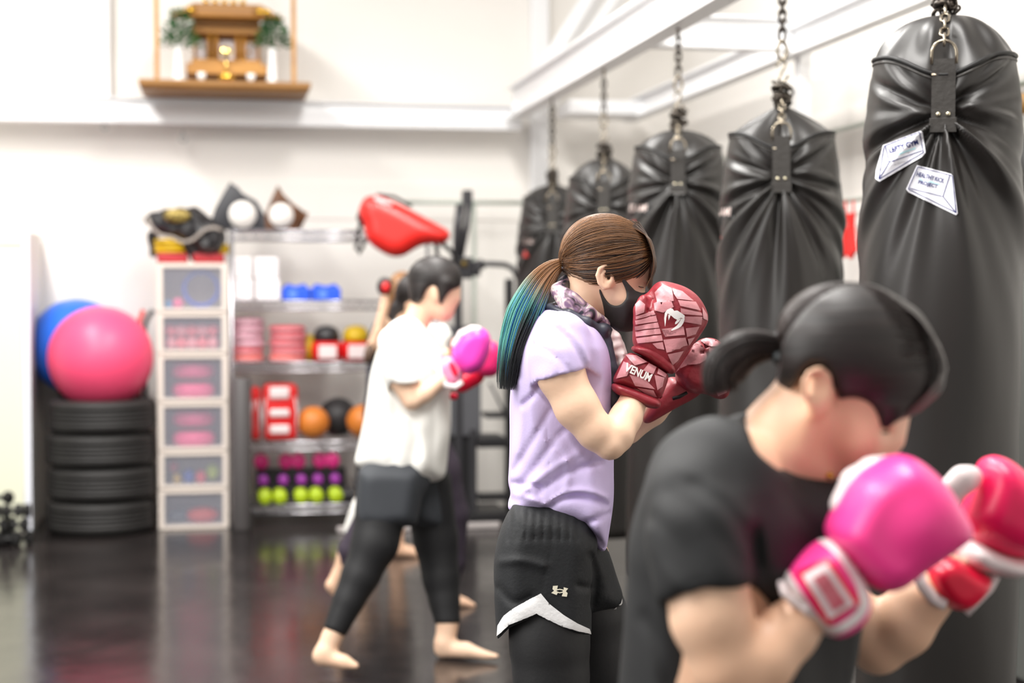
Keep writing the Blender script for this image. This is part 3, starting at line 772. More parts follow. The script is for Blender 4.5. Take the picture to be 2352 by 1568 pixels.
inside('rubber_ball', MB().ball((xm-.085, TY+.09, z+.035), .034), cm((250, 100, 150)), 'small pink ball in the top drawer of the cream tower', 'ball')
inside('rubber_ball', MB().ball((xm-.14, TY+.12, z+.028), .027), cm((110, 180, 240)), 'small light blue ball in the top drawer of the cream tower', 'ball')
z, z1_ = contents[1]; rs = random.Random(4)
for k_ in range(10):
    q = (xa+.03+(k_ % 5)*.062, TY+.09, z+.042+(k_//5)*.075)
    inside('folded_cloth', MB().ball(q, .036, 3, (1, .8, 1)), cm((244, 120, 130) if k_ % 2 else (246, 160, 168)), 'pink rolled cloth in the second drawer, %s row, %s' % (('lower', 'upper')[k_//5], ('far left', 'left', 'middle', 'right', 'far right')[k_ % 5]), 'cloth', 'pink rolled cloths in the second drawer')
for di, nm in ((2, 'third'), (3, 'fourth')):
    z, z1_ = contents[di]
    for k_ in range(2):
        inside('pink_pad', MB().lathe([(.0001, 0), (.1, 0), (.125, .022), (.125, .06), (.1, .085), (.0001, .085)], (xm, TY+.17, z+k_*.115*(z1_-z)/.23), 32), cm((248, 84, 142)), 'pink round pad in the %s drawer of the cream tower, %s one' % (nm, ('lower', 'upper')[k_]), 'pad', 'pink round pads in the tower drawers')
z, z1_ = contents[4]
for (dx, c_, r, nm, dz) in ((-.12, (200, 50, 60), .034, 'dark red', .07), (-.10, (220, 180, 60), .03, 'yellow', 0), (-.03, (50, 80, 170), .045, 'blue', 0), (.04, (226, 70, 90), .04, 'red', .0), (.11, (180, 200, 50), .05, 'lime green', .02)):
    inside('exercise_toy', MB().ball((xm+dx, TY+.1+abs(dx)*.3, z+r+dz), r, 3, (.8, .8, 1.0)), cm(c_), nm+' soft ball seen in the fifth drawer of the cream tower', 'ball')
z, z1_ = contents[5]
inside('red_cloth', MB().ball((xm+.05, TY+.12, z+.05), .09, 3, (1.1, .8, .55)), cm((206, 60, 46)), 'red bundled cloth in the bottom drawer of the cream tower', 'cloth')
inside('dark_cloth', MB().ball((xm-.09, TY+.14, z+.045), .07, 3, (1, .8, .6)), cm((70, 76, 84)), 'dark grey bundled cloth in the bottom drawer of the cream tower', 'cloth')

# ---- gear piled on the tower
zt0 = zt
def onT(u, y=TY+.15): return PY(u, 590, y).x
gr = 'red boxes on the drawer tower'
redd = mat('dark_red_vinyl', (170, 32, 42), .5)
for (u0, u1, lb) in ((361, 432, 'left'), (444, 516, 'right')):
    tag(autosmooth(MB().box((onT(u0), TY+.08, zt0), (onT(u1), TY+.3, zt0+.06), .012).done('red_pad', redd)), 'dark red pad lying on the drawer tower, %s one' % lb, 'pad', gr)
for (u, n_, lb) in ((392, 3, 'left'), (497, 2, 'right')):
    mb = MB()
    for i in range(n_): mb.tube([(onT(u)+math.cos(a)*.085, TY+.19+math.sin(a)*.08, zt0+.075+i*.028) for a in np.linspace(0, 6.28, 26)[:-1]], .015, 8, closed=True)
    tag(mb.done('coiled_strap', yel, None, True), 'yellow coiled strap on the %s red pad over the drawer tower' % lb, 'strap', 'yellow coiled straps on the drawer tower')
s = SDF(9.42, .009)
s.puff([(326, 510), (340, 490), (375, 482), (420, 476), (462, 478), (480, 500), (520, 520), (520, 560), (500, 585), (470, 590), (440, 560), (400, 545), (365, 540), (345, 520)], .0, .12, 22, .03)
s.chain([(350, 540, .02, 12), (355, 580, .03, 10)], .02); s.chain([(440, 560, 0, 22), (450, 585, 0, 16)], .02); s.noise(.006, 40, 3)
bag_e = empty('belt_bundle', P(430, 590, 9.5), 'black leather bundle with a gold plate lying on the drawer tower', 'belt')
bb = s.build('leather_bundle', blk, bag_e)
mb = MB(); c = P(407, 495, 9.27); mb.ball(c, .07, 3, (1.15, .25, .6)); mb.done('gold_plate', mat('worn_gold', (190, 166, 90), .4, .6, col2=(90, 76, 44), cscale=60), bag_e, True)
mb = MB(); mb.tube([P(u, v, 9.27) for u, v in ((338, 500), (350, 525), (368, 540), (395, 545), (420, 556), (440, 552), (456, 540), (470, 527), (490, 522), (510, 528))], .011, 6, flat=.4)
mb.done('grey_strap', mat('grey_webbing', (150, 140, 132), .6), bag_e, True)

# ---- tyres and exercise balls
rub = mat('tyre_rubber', (34, 32, 31), .6, bump=.25, bscale=50)
tp = PZ(234, 1236); R0 = .312; ty = tp.y+R0; tx = PY(234, 1080, ty).x
tw_ = (PY(234, 922, tp.y).z)/4
for i in range(4):
    e = empty('tyre', (tx+(-.004, .004, -.002, .006)[i], ty, i*tw_), 'black car tyre lying flat in the stack, '+('bottom one on the floor', 'second from the bottom', 'third from the bottom', 'topmost one under the pink ball')[i], 'tyre', 'stack of four black tyres')
    p = parent_world(e); W = tw_*.99
    prof = [(R0*.62, W*.12), (R0*.68, W*.04), (R0*.8, 0), (R0*.92, W*.03), (R0*.985, W*.12), (R0, W*.25)]
    for g in (.34, .46, .58, .70): prof += [(R0, W*(g-.03)), (R0*.982, W*(g-.02)), (R0*.982, W*(g+.02)), (R0, W*(g+.03))]
    prof += [(R0*.985, W*.88), (R0*.92, W*.97), (R0*.8, W), (R0*.68, W*.96), (R0*.62, W*.88), (R0*.66, W*.5)]
    MB().lathe(prof, p, 64, closed=True).done('tread', rub, e, True)
    MB().lathe([(R0*.615, W*.13), (R0*.63, W*.08), (R0*.66, W*.1), (R0*.65, W*.16)], p, 48, closed=True).done('bead', rub, e, True)
pinkb = mat('pink_ball_vinyl', (250, 82, 124), .42); blueb = mat('blue_ball_vinyl', (30, 104, 214), .35)
def gym_ball(c, r, m, lab):
    e = empty('exercise_ball', (c[0], c[1], c[2]-r), lab, 'exercise ball')
    mb = MB()
    prof = []
    for k_ in range(49):
        a = -math.pi/2+math.pi*k_/48; rg = r*(1+.004*math.cos(k_*math.pi)*(abs(a) < .9)); prof.append((max(1e-6, rg*math.cos(a)), rg*math.sin(a)))
    mb.lathe(prof, c, 64).done('ball', m, e, True)
    q = Vector(c)+Vector((.5, .6, -.62)).normalized()*r; MB().ball(q, .012, 2).done('valve', mat('valve', (230, 230, 230), .5), e, True)
rb = 118*9.25/FPX; pc = P(234, 826, 9.27)
gym_ball((tx, ty, 4*tw_-.045+rb*.93), rb, pinkb, 'large glossy pink exercise ball sitting on the stack of tyres')
rb2 = .29; c = PY(178, 800, 9.85); zc = PY(178, 686, 9.85).z-rb2; pcn = Vector((tx, ty, 4*tw_-.045+rb*.93)); xlk = PY(66, 900, PZ(66, 1230).y).x
gym_ball((c.x, 9.85, zc), rb2, blueb, 'large blue exercise ball partly hidden behind the pink one')
bo = [o for o in bpy.data.objects if o.name.startswith('ball') and o.data and o.data.materials[0] == blueb][0]
off = parent_world(bo)
for v in bo.data.vertices:                       # the soft balls press against each other and the locker
    p = v.co+off; d = p-pcn
    if d.length < rb+.004: p = pcn+d.normalized()*(rb+.004)
    p.x = max(p.x, xlk+.008); v.co = p-off
br = empty('ball_bracket', (c.x, 10.0, zc-rb2-.02), 'dark wall bracket carrying the blue exercise ball', 'bracket')
for dx in (-.1, .1): MB().box((c.x+dx-.012, 9.9, zc-rb2-.02), (c.x+dx+.012, YB, zc-rb2+.0), .003).done('arm', blk, br)
MB().box((c.x-.13, 9.9, zc-rb2), (c.x+.13, YB, zc-rb2+.012), .003).done('plate', blk, br)
# things behind the tower: red/black handles
for (pts, m_, lb) in (([(318, 760), (322, 735), (330, 712)], redl, 'red curved handle showing between the pink ball and the drawer tower'), ([(333, 750), (340, 728), (352, 712)], blk, 'black curved handle showing beside the drawer tower')):
    q = [PY(a, b_, 9.75) for a, b_ in pts]; tag(MB().tube([(q[0].x, 9.75, 0)]+q, .014, 8).done('exercise_bar', m_, None, True), lb, 'bar')

# ---- pale locker at the left edge
lk_m = mat('cream_locker', (232, 232, 208), .5); lk2 = mat('white_frame', (236, 238, 246), .4)
LY = PZ(66, 1230).y; xL = PY(66, 900, LY).x
zt = PY(60, 530, LY).z; zd = PY(60, 562, LY).z
lk = empty('locker', (xL-.3, LY+.2, 0), 'pale cream locker with white frame standing at the left edge', 'locker')
MB().box((xL-1.2, LY+.02, .0), (xL-.002, YB-.03, zt), .004).done('cabinet', mat('locker_side', (228, 222, 212), .5), lk)
MB().box((xL-.92, LY, .03), (xL-.03, LY+.018, zd), .003).done('door', lk_m, lk)
MB().box((xL-.028, LY-.01, 0), (xL+.012, LY+.02, zt-.01), .004).box((xL-1.2, LY-.01, zd+.01), (xL-.03, LY+.02, zd+.03)).box((xL-1.2, LY-.01, zd+.05), (xL-.03, LY+.02, zd+.065)).done('frame', lk2, lk)
# black pile of small weights at bottom left
ir = mat('black_iron', (24, 23, 23), .45)
rs = random.Random(11); k_ = 0
for (u, v, z) in ((20, 1240, 0), (48, 1236, 0), (2, 1232, 0), (10, 1210, .075), (38, 1206, .075), (24, 1180, .15), (4, 1160, .22), (-14, 1236, 0), (44, 1225, .15)):
    p = PZ(u, 1246); p.y += (.0, .05, .1, .05, .02, .04, .08, .0, .03)[k_]
    x = PY(u, 1200, p.y).x
    lb = 'black iron dumbbell in the pile at the lower left edge, '+('front middle on the floor', 'rightmost on the floor', 'front left on the floor', 'second layer left', 'second layer right', 'third layer', 'topmost of the pile', 'furthest left on the floor', 'upper right of the pile')[k_]
    e = empty('iron_dumbbell', (x, p.y-.1, z), lb, 'dumbbell', 'black iron dumbbells piled beside the locker')
    an = rs.uniform(-.6, .6); d = Vector((math.cos(an), math.sin(an), 0)); c = Vector((x, p.y-.1, z+.038))
    q = Vector((1, 0, 0)).rotation_difference(d).to_matrix()
    for s_ in (-1, 1): MB().lathe([(.0001, -.022), (.032, -.022), (.038, -.014), (.038, .014), (.032, .022), (.0001, .022)], c+d*s_*.055, 6, 'X', q).done('weight', ir, e)
    MB().tube([c-d*.05, c+d*.05], .014, 10).done('handle', ir, e, True); k_ += 1

# ---- black training machine right of the rack
mch = mat('machine_black', (56, 55, 58), .4); mch2 = mat('machine_dark', (34, 33, 35), .5)
M_ = empty('training_machine', (PY(1090, 1180, 9.4).x, 9.4, 0), 'black multi gym machine with weight stack and arms near the back wall', 'exercise machine')
def mpy(u, v, y=9.35): return PY(u, v, y)
def mtube(name, pts, r, y=9.35, m_=mch, n=10): MB().tube([mpy(u, v, y) for u, v in pts], r, n).done(name, m_, M_, True)
def mbox(name, u0, v0, u1, v1, y0, y1, m_=mch, bev=.006): 
    a = mpy(u0, v0, y0); c = mpy(u1, v1, y0); MB().box((a.x, y0, max(0, c.z)), (c.x, y1, a.z), bev).done(name, m_, M_)
mbox('upright', 1064, 436, 1086, 470, 9.35, 9.42); mtube('cable_arm', [(1058, 470), (1052, 520), (1050, 600)], .028); mtube('cable_arm', [(1078, 465), (1072, 520), (1058, 590)], .02)
mbox('head_plate', 1040, 590, 1086, 640, 9.3, 9.42); mbox('upright', 1046, 640, 1062, 1195, 9.35, 9.41)
MB().ball(mpy(1066, 606, 9.3), .02, 2, (1, .4, 1)).done('brass_bolt', mat('brass', (130, 108, 50), .4, .7), M_, True)
mtube('press_arm', [(1086, 606), (1130, 606), (1160, 608), (1178, 616), (1190, 640)], .017); mtube('grip', [(1086, 612), (1110, 606)], .032); mtube('grip', [(1094, 612), (1093, 634)], .028)
mtube('press_arm', [(1190, 640), (1188, 760), (1184, 900)], .015)
mbox('shroud', 1030, 750, 1105, 1000, 9.36, 9.6, mat('machine_grey', (92, 92, 96), .45)); mbox('weight_stack', 1030, 1000, 1092, 1185, 9.38, 9.6, mch2)
mbox('upright', 1080, 985, 1096, 1190, 9.33, 9.38)
mbox('seat_pad', 1098, 1005, 1165, 1028, 9.2, 9.5, mch2, .012); mbox('seat_pad', 1118, 950, 1170, 960, 9.3, 9.5, mch2)
mbox('foot_bar', 1100, 1135, 1165, 1150, 9.25, 9.35, mch2); mbox('base', 1034, 1180, 1170, 1200, 9.25, 9.7, mch2)
mbox('upright', 1163, 640, 1180, 1190, 9.35, 9.41, mch2); mtube('brace', [(1125, 880), (1165, 960)], .008)
a = PZ(775, 1224); c = PZ(1165, 1226)
tag(MB().box((a.x, a.y, 0), (c.x, a.y+.04, .035), .01).done('floor_bar', mat('light_grey_bar', (196, 188, 186), .4)), 'light grey bar lying along the floor in front of the training machine', 'bar')
# pipe stand behind machine
ps = empty('pull_up_stand', (PY(1000, 463, 9.9).x, 9.9, 0), 'grey green pipe pull-up stand against the back wall', 'stand')
MB().tube([PY(930, 464, 9.9), PY(1212, 466, 9.9)], .014, 10).done('crossbar', pipe_m, ps, True)
for u in (1089, 1206):
    q = PY(u, 464, 9.9); MB().tube([(q.x, 9.9, 0), q], .013, 10).done('upright', pipe_m, ps, True)
# red shield hanging from the machine
redsh = mat('red_shield_vinyl', (226, 44, 38), .32, coat=.1)
s = SDF(8.95, .008)
s.puff([(824, 500), (826, 470), (840, 450), (868, 447), (900, 460), (945, 482), (1000, 512), (1034, 530), (1036, 548), (1018, 562), (980, 560), (955, 570), (930, 588), (905, 592), (880, 582), (850, 562), (838, 540), (836, 515)], 0, .09, 34, .01)
hb_ = PY(880, 560, 9.1)
rs_e = empty('kick_shield', P(930, 590, 8.95), 'large curved red kick shield propped on the machine arm', 'kick shield')
s.build('shield', redsh, rs_e, 3)
MB().tube([P(u, v, 8.95) for u, v in ((838, 500), (826, 520), (822, 545), (818, 570), (824, 582), (834, 565), (838, 545))], .012, 6, flat=.5).done('strap', blk, rs_e, True)
MB().tube([P(u, v, 8.93) for u, v in ((832, 475), (824, 500), (834, 520))], .014, 6, flat=.5).done('strap', blk, rs_e, True)
MB().tube([P(u, v, 8.97) for u, v in ((865, 447), (905, 452), (945, 474))], .01, 6, flat=.5).done('strap', blk, rs_e, True)
MB().tube([P(860, 455, 8.88), P(900, 470, 8.86)], .012, 8, flat=.4).done('white_mark', whp, rs_e, True)
MB().tube([P(1000, 548, 8.95), P(1035, 575, 9.2), PY(1050, 600, 9.33)], .014, 8).done('hook_arm', mch, rs_e, True)
MB().tube([P(1000, 560, 8.95), P(1008, 600, 9.1), PY(1042, 615, 9.3)], .012, 8).done('hook_arm', mch, rs_e, True)

# ================================================================== punching bags
def leather():
    m = bpy.data.materials.new('black_bag_leather'); m.use_nodes = True; N = m.node_tree.nodes; L = m.node_tree.links; b = N['Principled BSDF']
    b.inputs['Base Color'].default_value = srgb((33, 30, 28))+(1,); b.inputs['Roughness'].default_value = .42; b.inputs['Specular IOR Level'].default_value = .55
    tc = N.new('ShaderNodeTexCoord'); n = N.new('ShaderNodeTexNoise'); n.inputs['Scale'].default_value = 90; n.inputs['Detail'].default_value = 3
    n2 = N.new('ShaderNodeTexNoise'); n2.inputs['Scale'].default_value = 7; mp = N.new('ShaderNodeMapping'); mp.inputs['Scale'].default_value = (1, 1, .25)
    L.new(tc.outputs['Object'], mp.inputs['Vector']); L.new(mp.outputs['Vector'], n2.inputs['Vector']); L.new(tc.outputs['Object'], n.inputs['Vector'])
    a = N.new('ShaderNodeMath'); a.operation = 'MULTIPLY_ADD'; a.inputs[1].default_value = .04
    L.new(n.outputs['Fac'], a.inputs[0]); L.new(n2.outputs['Fac'], a.inputs[2])
    bp = N.new('ShaderNodeBump'); bp.inputs['Strength'].default_value = .35; bp.inputs['Distance'].default_value = .012
    L.new(a.outputs[0], bp.inputs['Height']); L.new(bp.outputs['Normal'], b.inputs['Normal']); return m
lea = leather(); zipm = mat('black_zip', (16, 15, 15), .55); strap_m = mat('black_strap', (52, 49, 46), .5, bump=.2, bscale=60)
brass = mat('nickel_ring', (150, 140, 124), .25, .95); dchain = mat('dark_chain', (74, 68, 62), .3, .9); rivet = mat('rivet', (214, 206, 180), .25, .9)

def bag(u, D, R, vseam, vknot, seed, lab, lean=0.0, capw=.55):
    rs = random.Random(seed); c = P(u, 700, D); X, Y = c.x, c.y
    zs = P(u, vseam, D-R).z*0 + CAM.z + (P(u, vseam, D).z-CAM.z)
    zk = P(u, vknot, D).z; zb = .22
    toC = math.atan2(CAM.y-Y, CAM.x-X)              # strap side faces the photographer
    NT, dip = 224, .052
    e = empty('punching_bag', (X, Y, zb), lab, 'punching bag', 'row of black leather punching bags hanging from the beam')
    ph = [rs.uniform(0, 6.28) for _ in range(12)]; fq = [rs.uniform(5, 9), rs.uniform(11, 15), rs.uniform(17, 24), rs.uniform(27, 35)]
    def seam(th):
        cc = abs(math.cos(th)); return zs-dip*cc**7-.012*cc**2
    def rad(th, z):
        t = th                                           # 0 = strap
        aa = ((t+math.pi/2) % math.pi)-math.pi/2; sgn = 0 if abs(((t+math.pi) % (2*math.pi))-math.pi) < math.pi/2 else 5
        x = aa*R; an = zs-.15; dz = an-z; dist = math.hypot(x, dz)
        be = math.atan2(x, dz)
        w_ = math.exp(-max(dist-.05, 0)/.33)*min(1, dist/.07)
        f = sum(A_*math.sin(q*be*(1.0)+ph[i+sgn]) for i, (q, A_) in enumerate(zip(fq, (.0085, .0065, .0045, .002))))
        f *= 1.35 if abs(be) < 1.0 else max(.4, 1.35-(abs(be)-1.0)*2.2)
        if dz < 0: f *= max(0, 1+dz/.12)
        r = R+f*w_*1.5-.034*math.exp(-(dist/.085)**2)
        # deep diagonal folds from the strap towards the upper sides
        for j, (a0, am) in enumerate(((1.95, .014), (1.35, .012), (2.35, .008))):
            for sg in (-1, 1):
                db = (be-sg*(a0+.12*math.sin(ph[j]+sg)))*dist
                r -= am*math.exp(-(db/.013)**2)*math.exp(-max(0, dist-.2)/.07)*min(1, dist/.06)
                r += am*.7*math.exp(-((db-.024)/.014)**2)*math.exp(-max(0, dist-.2)/.07)*min(1, dist/.06)
        r *= 1-.15*math.exp(-(max(0, zs-z)/.13)**1.2)
        if z < zb+.03: r *= 1-.12*((zb+.03-z)/.03)**2
        r += .003*math.sin(z*9+ph[3])
        return r
    V = []; rows = []
    ts = np.concatenate([np.linspace(0, .38, 110), np.linspace(.38, 1, 46)[1:]])
    for t in ts[::-1]:
        rows.append([(rad(th, (z := seam(th)*(1-t)+zb*t)), th, z) for th in np.linspace(-math.pi, math.pi, NT+1)[:-1]])
    def cap(th, t):
        zz0 = seam(th); r0 = rad(th, zz0)
        r = r0*((1-t)**capw if t < 1 else 0)+.014*t
        z = zz0+(zk-zz0)*(t**1.0 if capw > .8 else t)
        cc = abs(math.cos(th)); r -= .028*cc**6*math.sin(math.pi*min(1, t*1.2))*(1-t)
        r += (.006*math.sin(6*th+ph[5])+.005*math.sin(11*th+ph[6]))*math.sin(math.pi*min(t, 1))
        return max(r, .01), th, z
    for t in np.linspace(0, 1, 30)[1:]: rows.append([cap(th, t) for th in np.linspace(-math.pi, math.pi, NT+1)[:-1]])
    V = np.array(rows); nr = len(rows)
    co = np.stack([X+V[:, :, 0]*np.cos(V[:, :, 1]+toC)+(V[:, :, 2]-2.4)*lean*Rv.x, Y+V[:, :, 0]*np.sin(V[:, :, 1]+toC)+(V[:, :, 2]-2.4)*lean*Rv.y, V[:, :, 2]], 2)
    i = np.arange(nr-1)[:, None]*NT; j = np.arange(NT)[None, :]; j2 = (j+1) % NT
    f = np.stack([i+j, i+j2, i+NT+j2, i+NT+j], 2).reshape(-1, 4)
    v = co.reshape(-1, 3); bc = np.array([[X+(zb-2.4)*lean*Rv.x, Y+(zb-2.4)*lean*Rv.y, zb-.005]])
    v = np.vstack([v, bc]); f = np.vstack([f, np.stack([np.full(NT, nr*NT), (np.arange(NT)+1) % NT, np.arange(NT), np.arange(NT)], 1)])
    me_f = f
    me = bpy.data.meshes.new('bag_body'); me.from_pydata(v.tolist(), [], [list(dict.fromkeys(q)) for q in f.tolist()]); body = link('bag_body', me, lea, e, True)
    def at(th, z, out=0):
        r = rad(th, z)+out; return Vector((X+r*math.cos(th+toC)+(z-2.4)*lean*Rv.x, Y+r*math.sin(th+toC)+(z-2.4)*lean*Rv.y, z))
    MB().tube([at(th, seam(th)+.004, .001) for th in np.linspace(-math.pi, math.pi, 121)[:-1]], .006, 6, closed=True).done('zip', zipm, e, True)
    MB().tube([at(th, seam(th)-.008, .0) for th in np.linspace(-math.pi, math.pi, 121)[:-1]], .004, 6, closed=True).done('zip_cover', strap_m, e, True)
    zp = MB(); q = at(-.16, seam(-.16)+.0, .008); zp.tube([q, q+Vector((0, 0, -.004))+Rv*.028], .0045, 6); zp.done('zip_pull', brass, e, True)
    # strap, patch, rivets, ring
    n_ = Vector((math.cos(toC), math.sin(toC), 0)); tside = Vector((-math.sin(toC), math.cos(toC), 0))
    st = MB(); ln = []
    for z in np.linspace(zs-.20, zs-.02, 14): ln.append(at(0, z, 0)*.0 + Vector((X, Y, 0)) + n_*(max(rad(0, z), R-.030)+.006) + Vector((Rv.x, Rv.y, 0))*((z-2.4)*lean) + Vector((0, 0, z)))
    for a_, b_ in zip(ln[:-1], ln[1:]):
        pass
    W = .029; vs = []
    for p in ln:
        vs.append([st.bm.verts.new(p-tside*W), st.bm.verts.new(p+tside*W), st.bm.verts.new(p+tside*W-n_*.007), st.bm.verts.new(p-tside*W-n_*.007)])
    for a_, b_ in zip(vs[:-1], vs[1:]):
        for k in range(4): st.bm.faces.new((a_[k], a_[(k+1) % 4], b_[(k+1) % 4], b_[k]))
    st.bm.faces.new(vs[0][::-1]); st.bm.faces.new(vs[-1]); sto = st.done('strap', strap_m, e)
    for sg in (-1, 1):
        MB().ball(ln[3]+tside*sg*.012+n_*.001, .0065, 2, (1, 1, 1)).done('rivet', rivet, sto, True)
    MB().obox(ln[1]+n_*.0015+Vector((0, 0, .0)), (tside, n_, Vector((0, 0, 1))), (.033, .002, .018), .001).done('stitched_patch', strap_m, sto)
    top = ln[-1]+Vector((0, 0, .006)); rg = .030
    pts = [top-tside*rg+Vector((0, 0, -.02))] + [top+tside*(-math.cos(a)*rg)+Vector((0, 0, math.sin(a)*rg*1.1+.006))-n_*.1*(math.sin(a)*rg) for a in np.linspace(0, math.pi, 12)] + [top+tside*rg+Vector((0, 0, -.02))]
    MB().tube(pts, .0042, 8).done('ring', brass, e, True)
    # chain from ring to knot
    p0 = top+Vector((0, 0, rg*1.1)); p1 = Vector((X, Y, zk+.02))+n_*.02; Lc = (p1-p0).length; nl = max(3, int(Lc/.034)); mb = MB()
    for i_ in range(nl):
        c_ = p0.lerp(p1, (i_+.4)/nl)+n_*.012*math.sin(math.pi*(i_+.5)/nl); mb.chainlink(c_, p1-p0, tside if i_ % 2 else n_, .022, .010, .0035, 6)
    mb.done('bag_chain', brass, e, True)
    # knot of chain
    mb = MB(); kz = zk
    for i_ in range(26):
        a = rs.uniform(0, 6.28); h_ = rs.uniform(-.01, .075); rr = rs.uniform(.005, .03)*(1.1-h_*4); c_ = Vector((X+rr*math.cos(a), Y+rr*math.sin(a), kz+h_))
        mb.chainlink(c_, (rs.uniform(-1, 1), rs.uniform(-1, 1), rs.uniform(-1, 1)), (rs.uniform(-1, 1), rs.uniform(-1, 1), .3), .02, .010, .0038, 6)
    for h_, r_ in ((.03, .026), (.062, .03)): mb.tube([(X+math.cos(a)*r_, Y+math.sin(a)*r_*.8, kz+h_+.004*math.sin(2*a)) for a in np.linspace(0, 6.28, 20)[:-1]], .0085, 7, closed=True)
    mb.done('chain_knot', dchain, e, True)
    # hardware up to the beam
    z = kz+.075; ztop = BZ
    def hook(z0, z1, nm='s_hook'):
        m_ = MB(); h_ = z1-z0; s_ = Rv; P0 = Vector((X, Y, z0)); pts = []
        for t in np.linspace(0, 1, 22):
            a = t*2*math.pi; pts.append(P0+Vector((0, 0, h_*(.12+.76*t)))+s_*math.sin(a)*.016*(1 if t < .5 else 1))
        pts = [P0+s_*.022+Vector((0, 0, h_*.34)), P0+s_*.012+Vector((0, 0, h_*.16)), P0+Vector((0, 0, h_*.05)), P0-s_*.012+Vector((0, 0, h_*.14)), P0-s_*.008+Vector((0, 0, h_*.32)), P0+s_*.010+Vector((0, 0, h_*.68)), P0+s_*.012+Vector((0, 0, h_*.86)), P0+Vector((0, 0, h_*.95)), P0-s_*.012+Vector((0, 0, h_*.84)), P0-s_*.02+Vector((0, 0, h_*.68))]
        pts = [Vector(q) for q in chaikin([tuple(q) for q in pts], 2, False)]
        m_.tube(pts, .0042, 7); m_.done(nm, brass, e, True)
    rem = ztop-z; seq = []
    if rem > .05:
        hk = min(.085, rem*.3); hook(z, z+hk); zc = z+hk-.004
        # swivel
        if rem > .25:
            m_ = MB(); m_.tube([(X+Rv.x*math.sin(a)*.016, Y+Rv.y*math.sin(a)*.016, zc+.03-math.cos(a)*.03) for a in np.linspace(0, 6.28, 18)[:-1]], .0055, 7, closed=True); m_.ball((X, Y, zc+.062), .012, 2, (1, 1, .6)); m_.done('swivel', brass, e, True); zc += .07
        m_ = MB(); i_ = 0
        zend = ztop-.03
        while zc < zend:
            m_.chainlink((X, Y, zc+.016), (0, 0, 1), Rv if i_ % 2 == 0 else Vector((Rv.y, -Rv.x, 0)), .022, .011, .0045, 7); zc += .03; i_ += 1
        m_.done('hanging_chain', dchain, e, True)
        MB().tube([(X, Y, ztop-.03), (X, Y, ztop+.01)], .007, 8).done('eye_bolt', brass, e, True)
    return e, body, at, zs, R, toC
bags = [
    bag(2165, 4.12, .208, 142, 42, 1, 'nearest black punching bag, with two white stickers on its front', .006, .42),
    bag(1793, 5.32, .208, 312, 246, 2, 'second punching bag from the front, between the sticker bag and the middle one', 0, .95),
    bag(1556, 6.5, .207, 342, 300, 3, 'middle punching bag of the row, hanging behind the burgundy gloves', 0, .55),
    bag(1386, 7.7, .200, 412, 365, 4, 'fourth punching bag from the front, behind the head of the masked person', 0, .55),
    bag(1268, 8.9, .195, 456, 425, 5, 'furthest black punching bag, next to the training machine', 0, .6)]

# stickers on the nearest bag
bv = bvh_of([bags[0][1]])
stw = mat('white_sticker', (240, 240, 246), .3, bump=.15, bscale=25); navy = mat('navy_print', (40, 46, 104), .9, spec=.05); cyan = mat('pale_cyan_print', (190, 238, 244), .5)
B1 = bags[0][0]
def rnd(poly, it=2):
    p = np.array(poly, float); out = []
    n = len(p)
    for i in range(n):
        a, b, c = p[i-1], p[i], p[(i+1) % n]; d1 = (a-b)/np.linalg.norm(a-b); d2 = (c-b)/np.linalg.norm(c-b); r = 5
        q0, q1 = b+d1*r, b+d2*r
        for t in (0, .25, .5, .75, 1): out.append(tuple((1-t)**2*q0+2*t*(1-t)*b+t*t*q1))
    return out
S1 = [(2028, 333), (2114, 300), (2119, 303), (2126, 350), (2118, 360), (2020, 417), (2010, 410), (2012, 390)]
S2 = [(2106, 379), (2184, 399), (2189, 404), (2200, 490), (2196, 494), (2086, 441), (2081, 434)]
def sticker(poly, lines, texts, under, lab):
    cx = sum(a for a, b in poly)/len(poly); cy = sum(b for a, b in poly)/len(poly); h = bv.ray_cast(CAM, (P(cx, cy, 1)-CAM).normalized())[0]
    e = drape('sticker', poly_bm([rnd(poly) if len(poly) < 5 else poly]), bv, stw, B1, .004, 3, True, 60)
    e['label'] = lab; bs = bvh_of([e])
    drape('outline', poly_bm(line_polys(lines, 1.8)), bs, navy, e, .0012, 3)
    for t, a, b_, hh in texts: drape('lettering', text_bm(t, a, b_, hh, .03), bs, navy, e, .0015, 2)
    drape('underline', poly_bm(line_polys(under, 3.2)), bs, cyan, e, .0006, 3)
sticker(S1, [[(2031, 336), (2112, 304), (2121, 350), (2019, 411), (2031, 336)], [(2034, 336), (2043, 372), (2019, 411)], [(2043, 372), (2118, 346)]],
        [('LEFTY GYM', (2045, 352), (2110, 331), 12)], [[(2055, 357), (2103, 340)]], 'white sticker lettered LEFTY GYM')
sticker(S2, [[(2108, 383), (2182, 402), (2188, 404), (2196, 488), (2086, 434), (2108, 383)], [(2182, 402), (2166, 451), (2194, 486)], [(2089, 432), (2164, 451)]],
        [('HEALTHY KICK', (2104, 404), (2168, 421), 11), ('PROJECT', (2108, 424), (2152, 435), 11)], [[(2112, 411), (2160, 423)]], 'white sticker lettered HEALTHY KICK PROJECT')
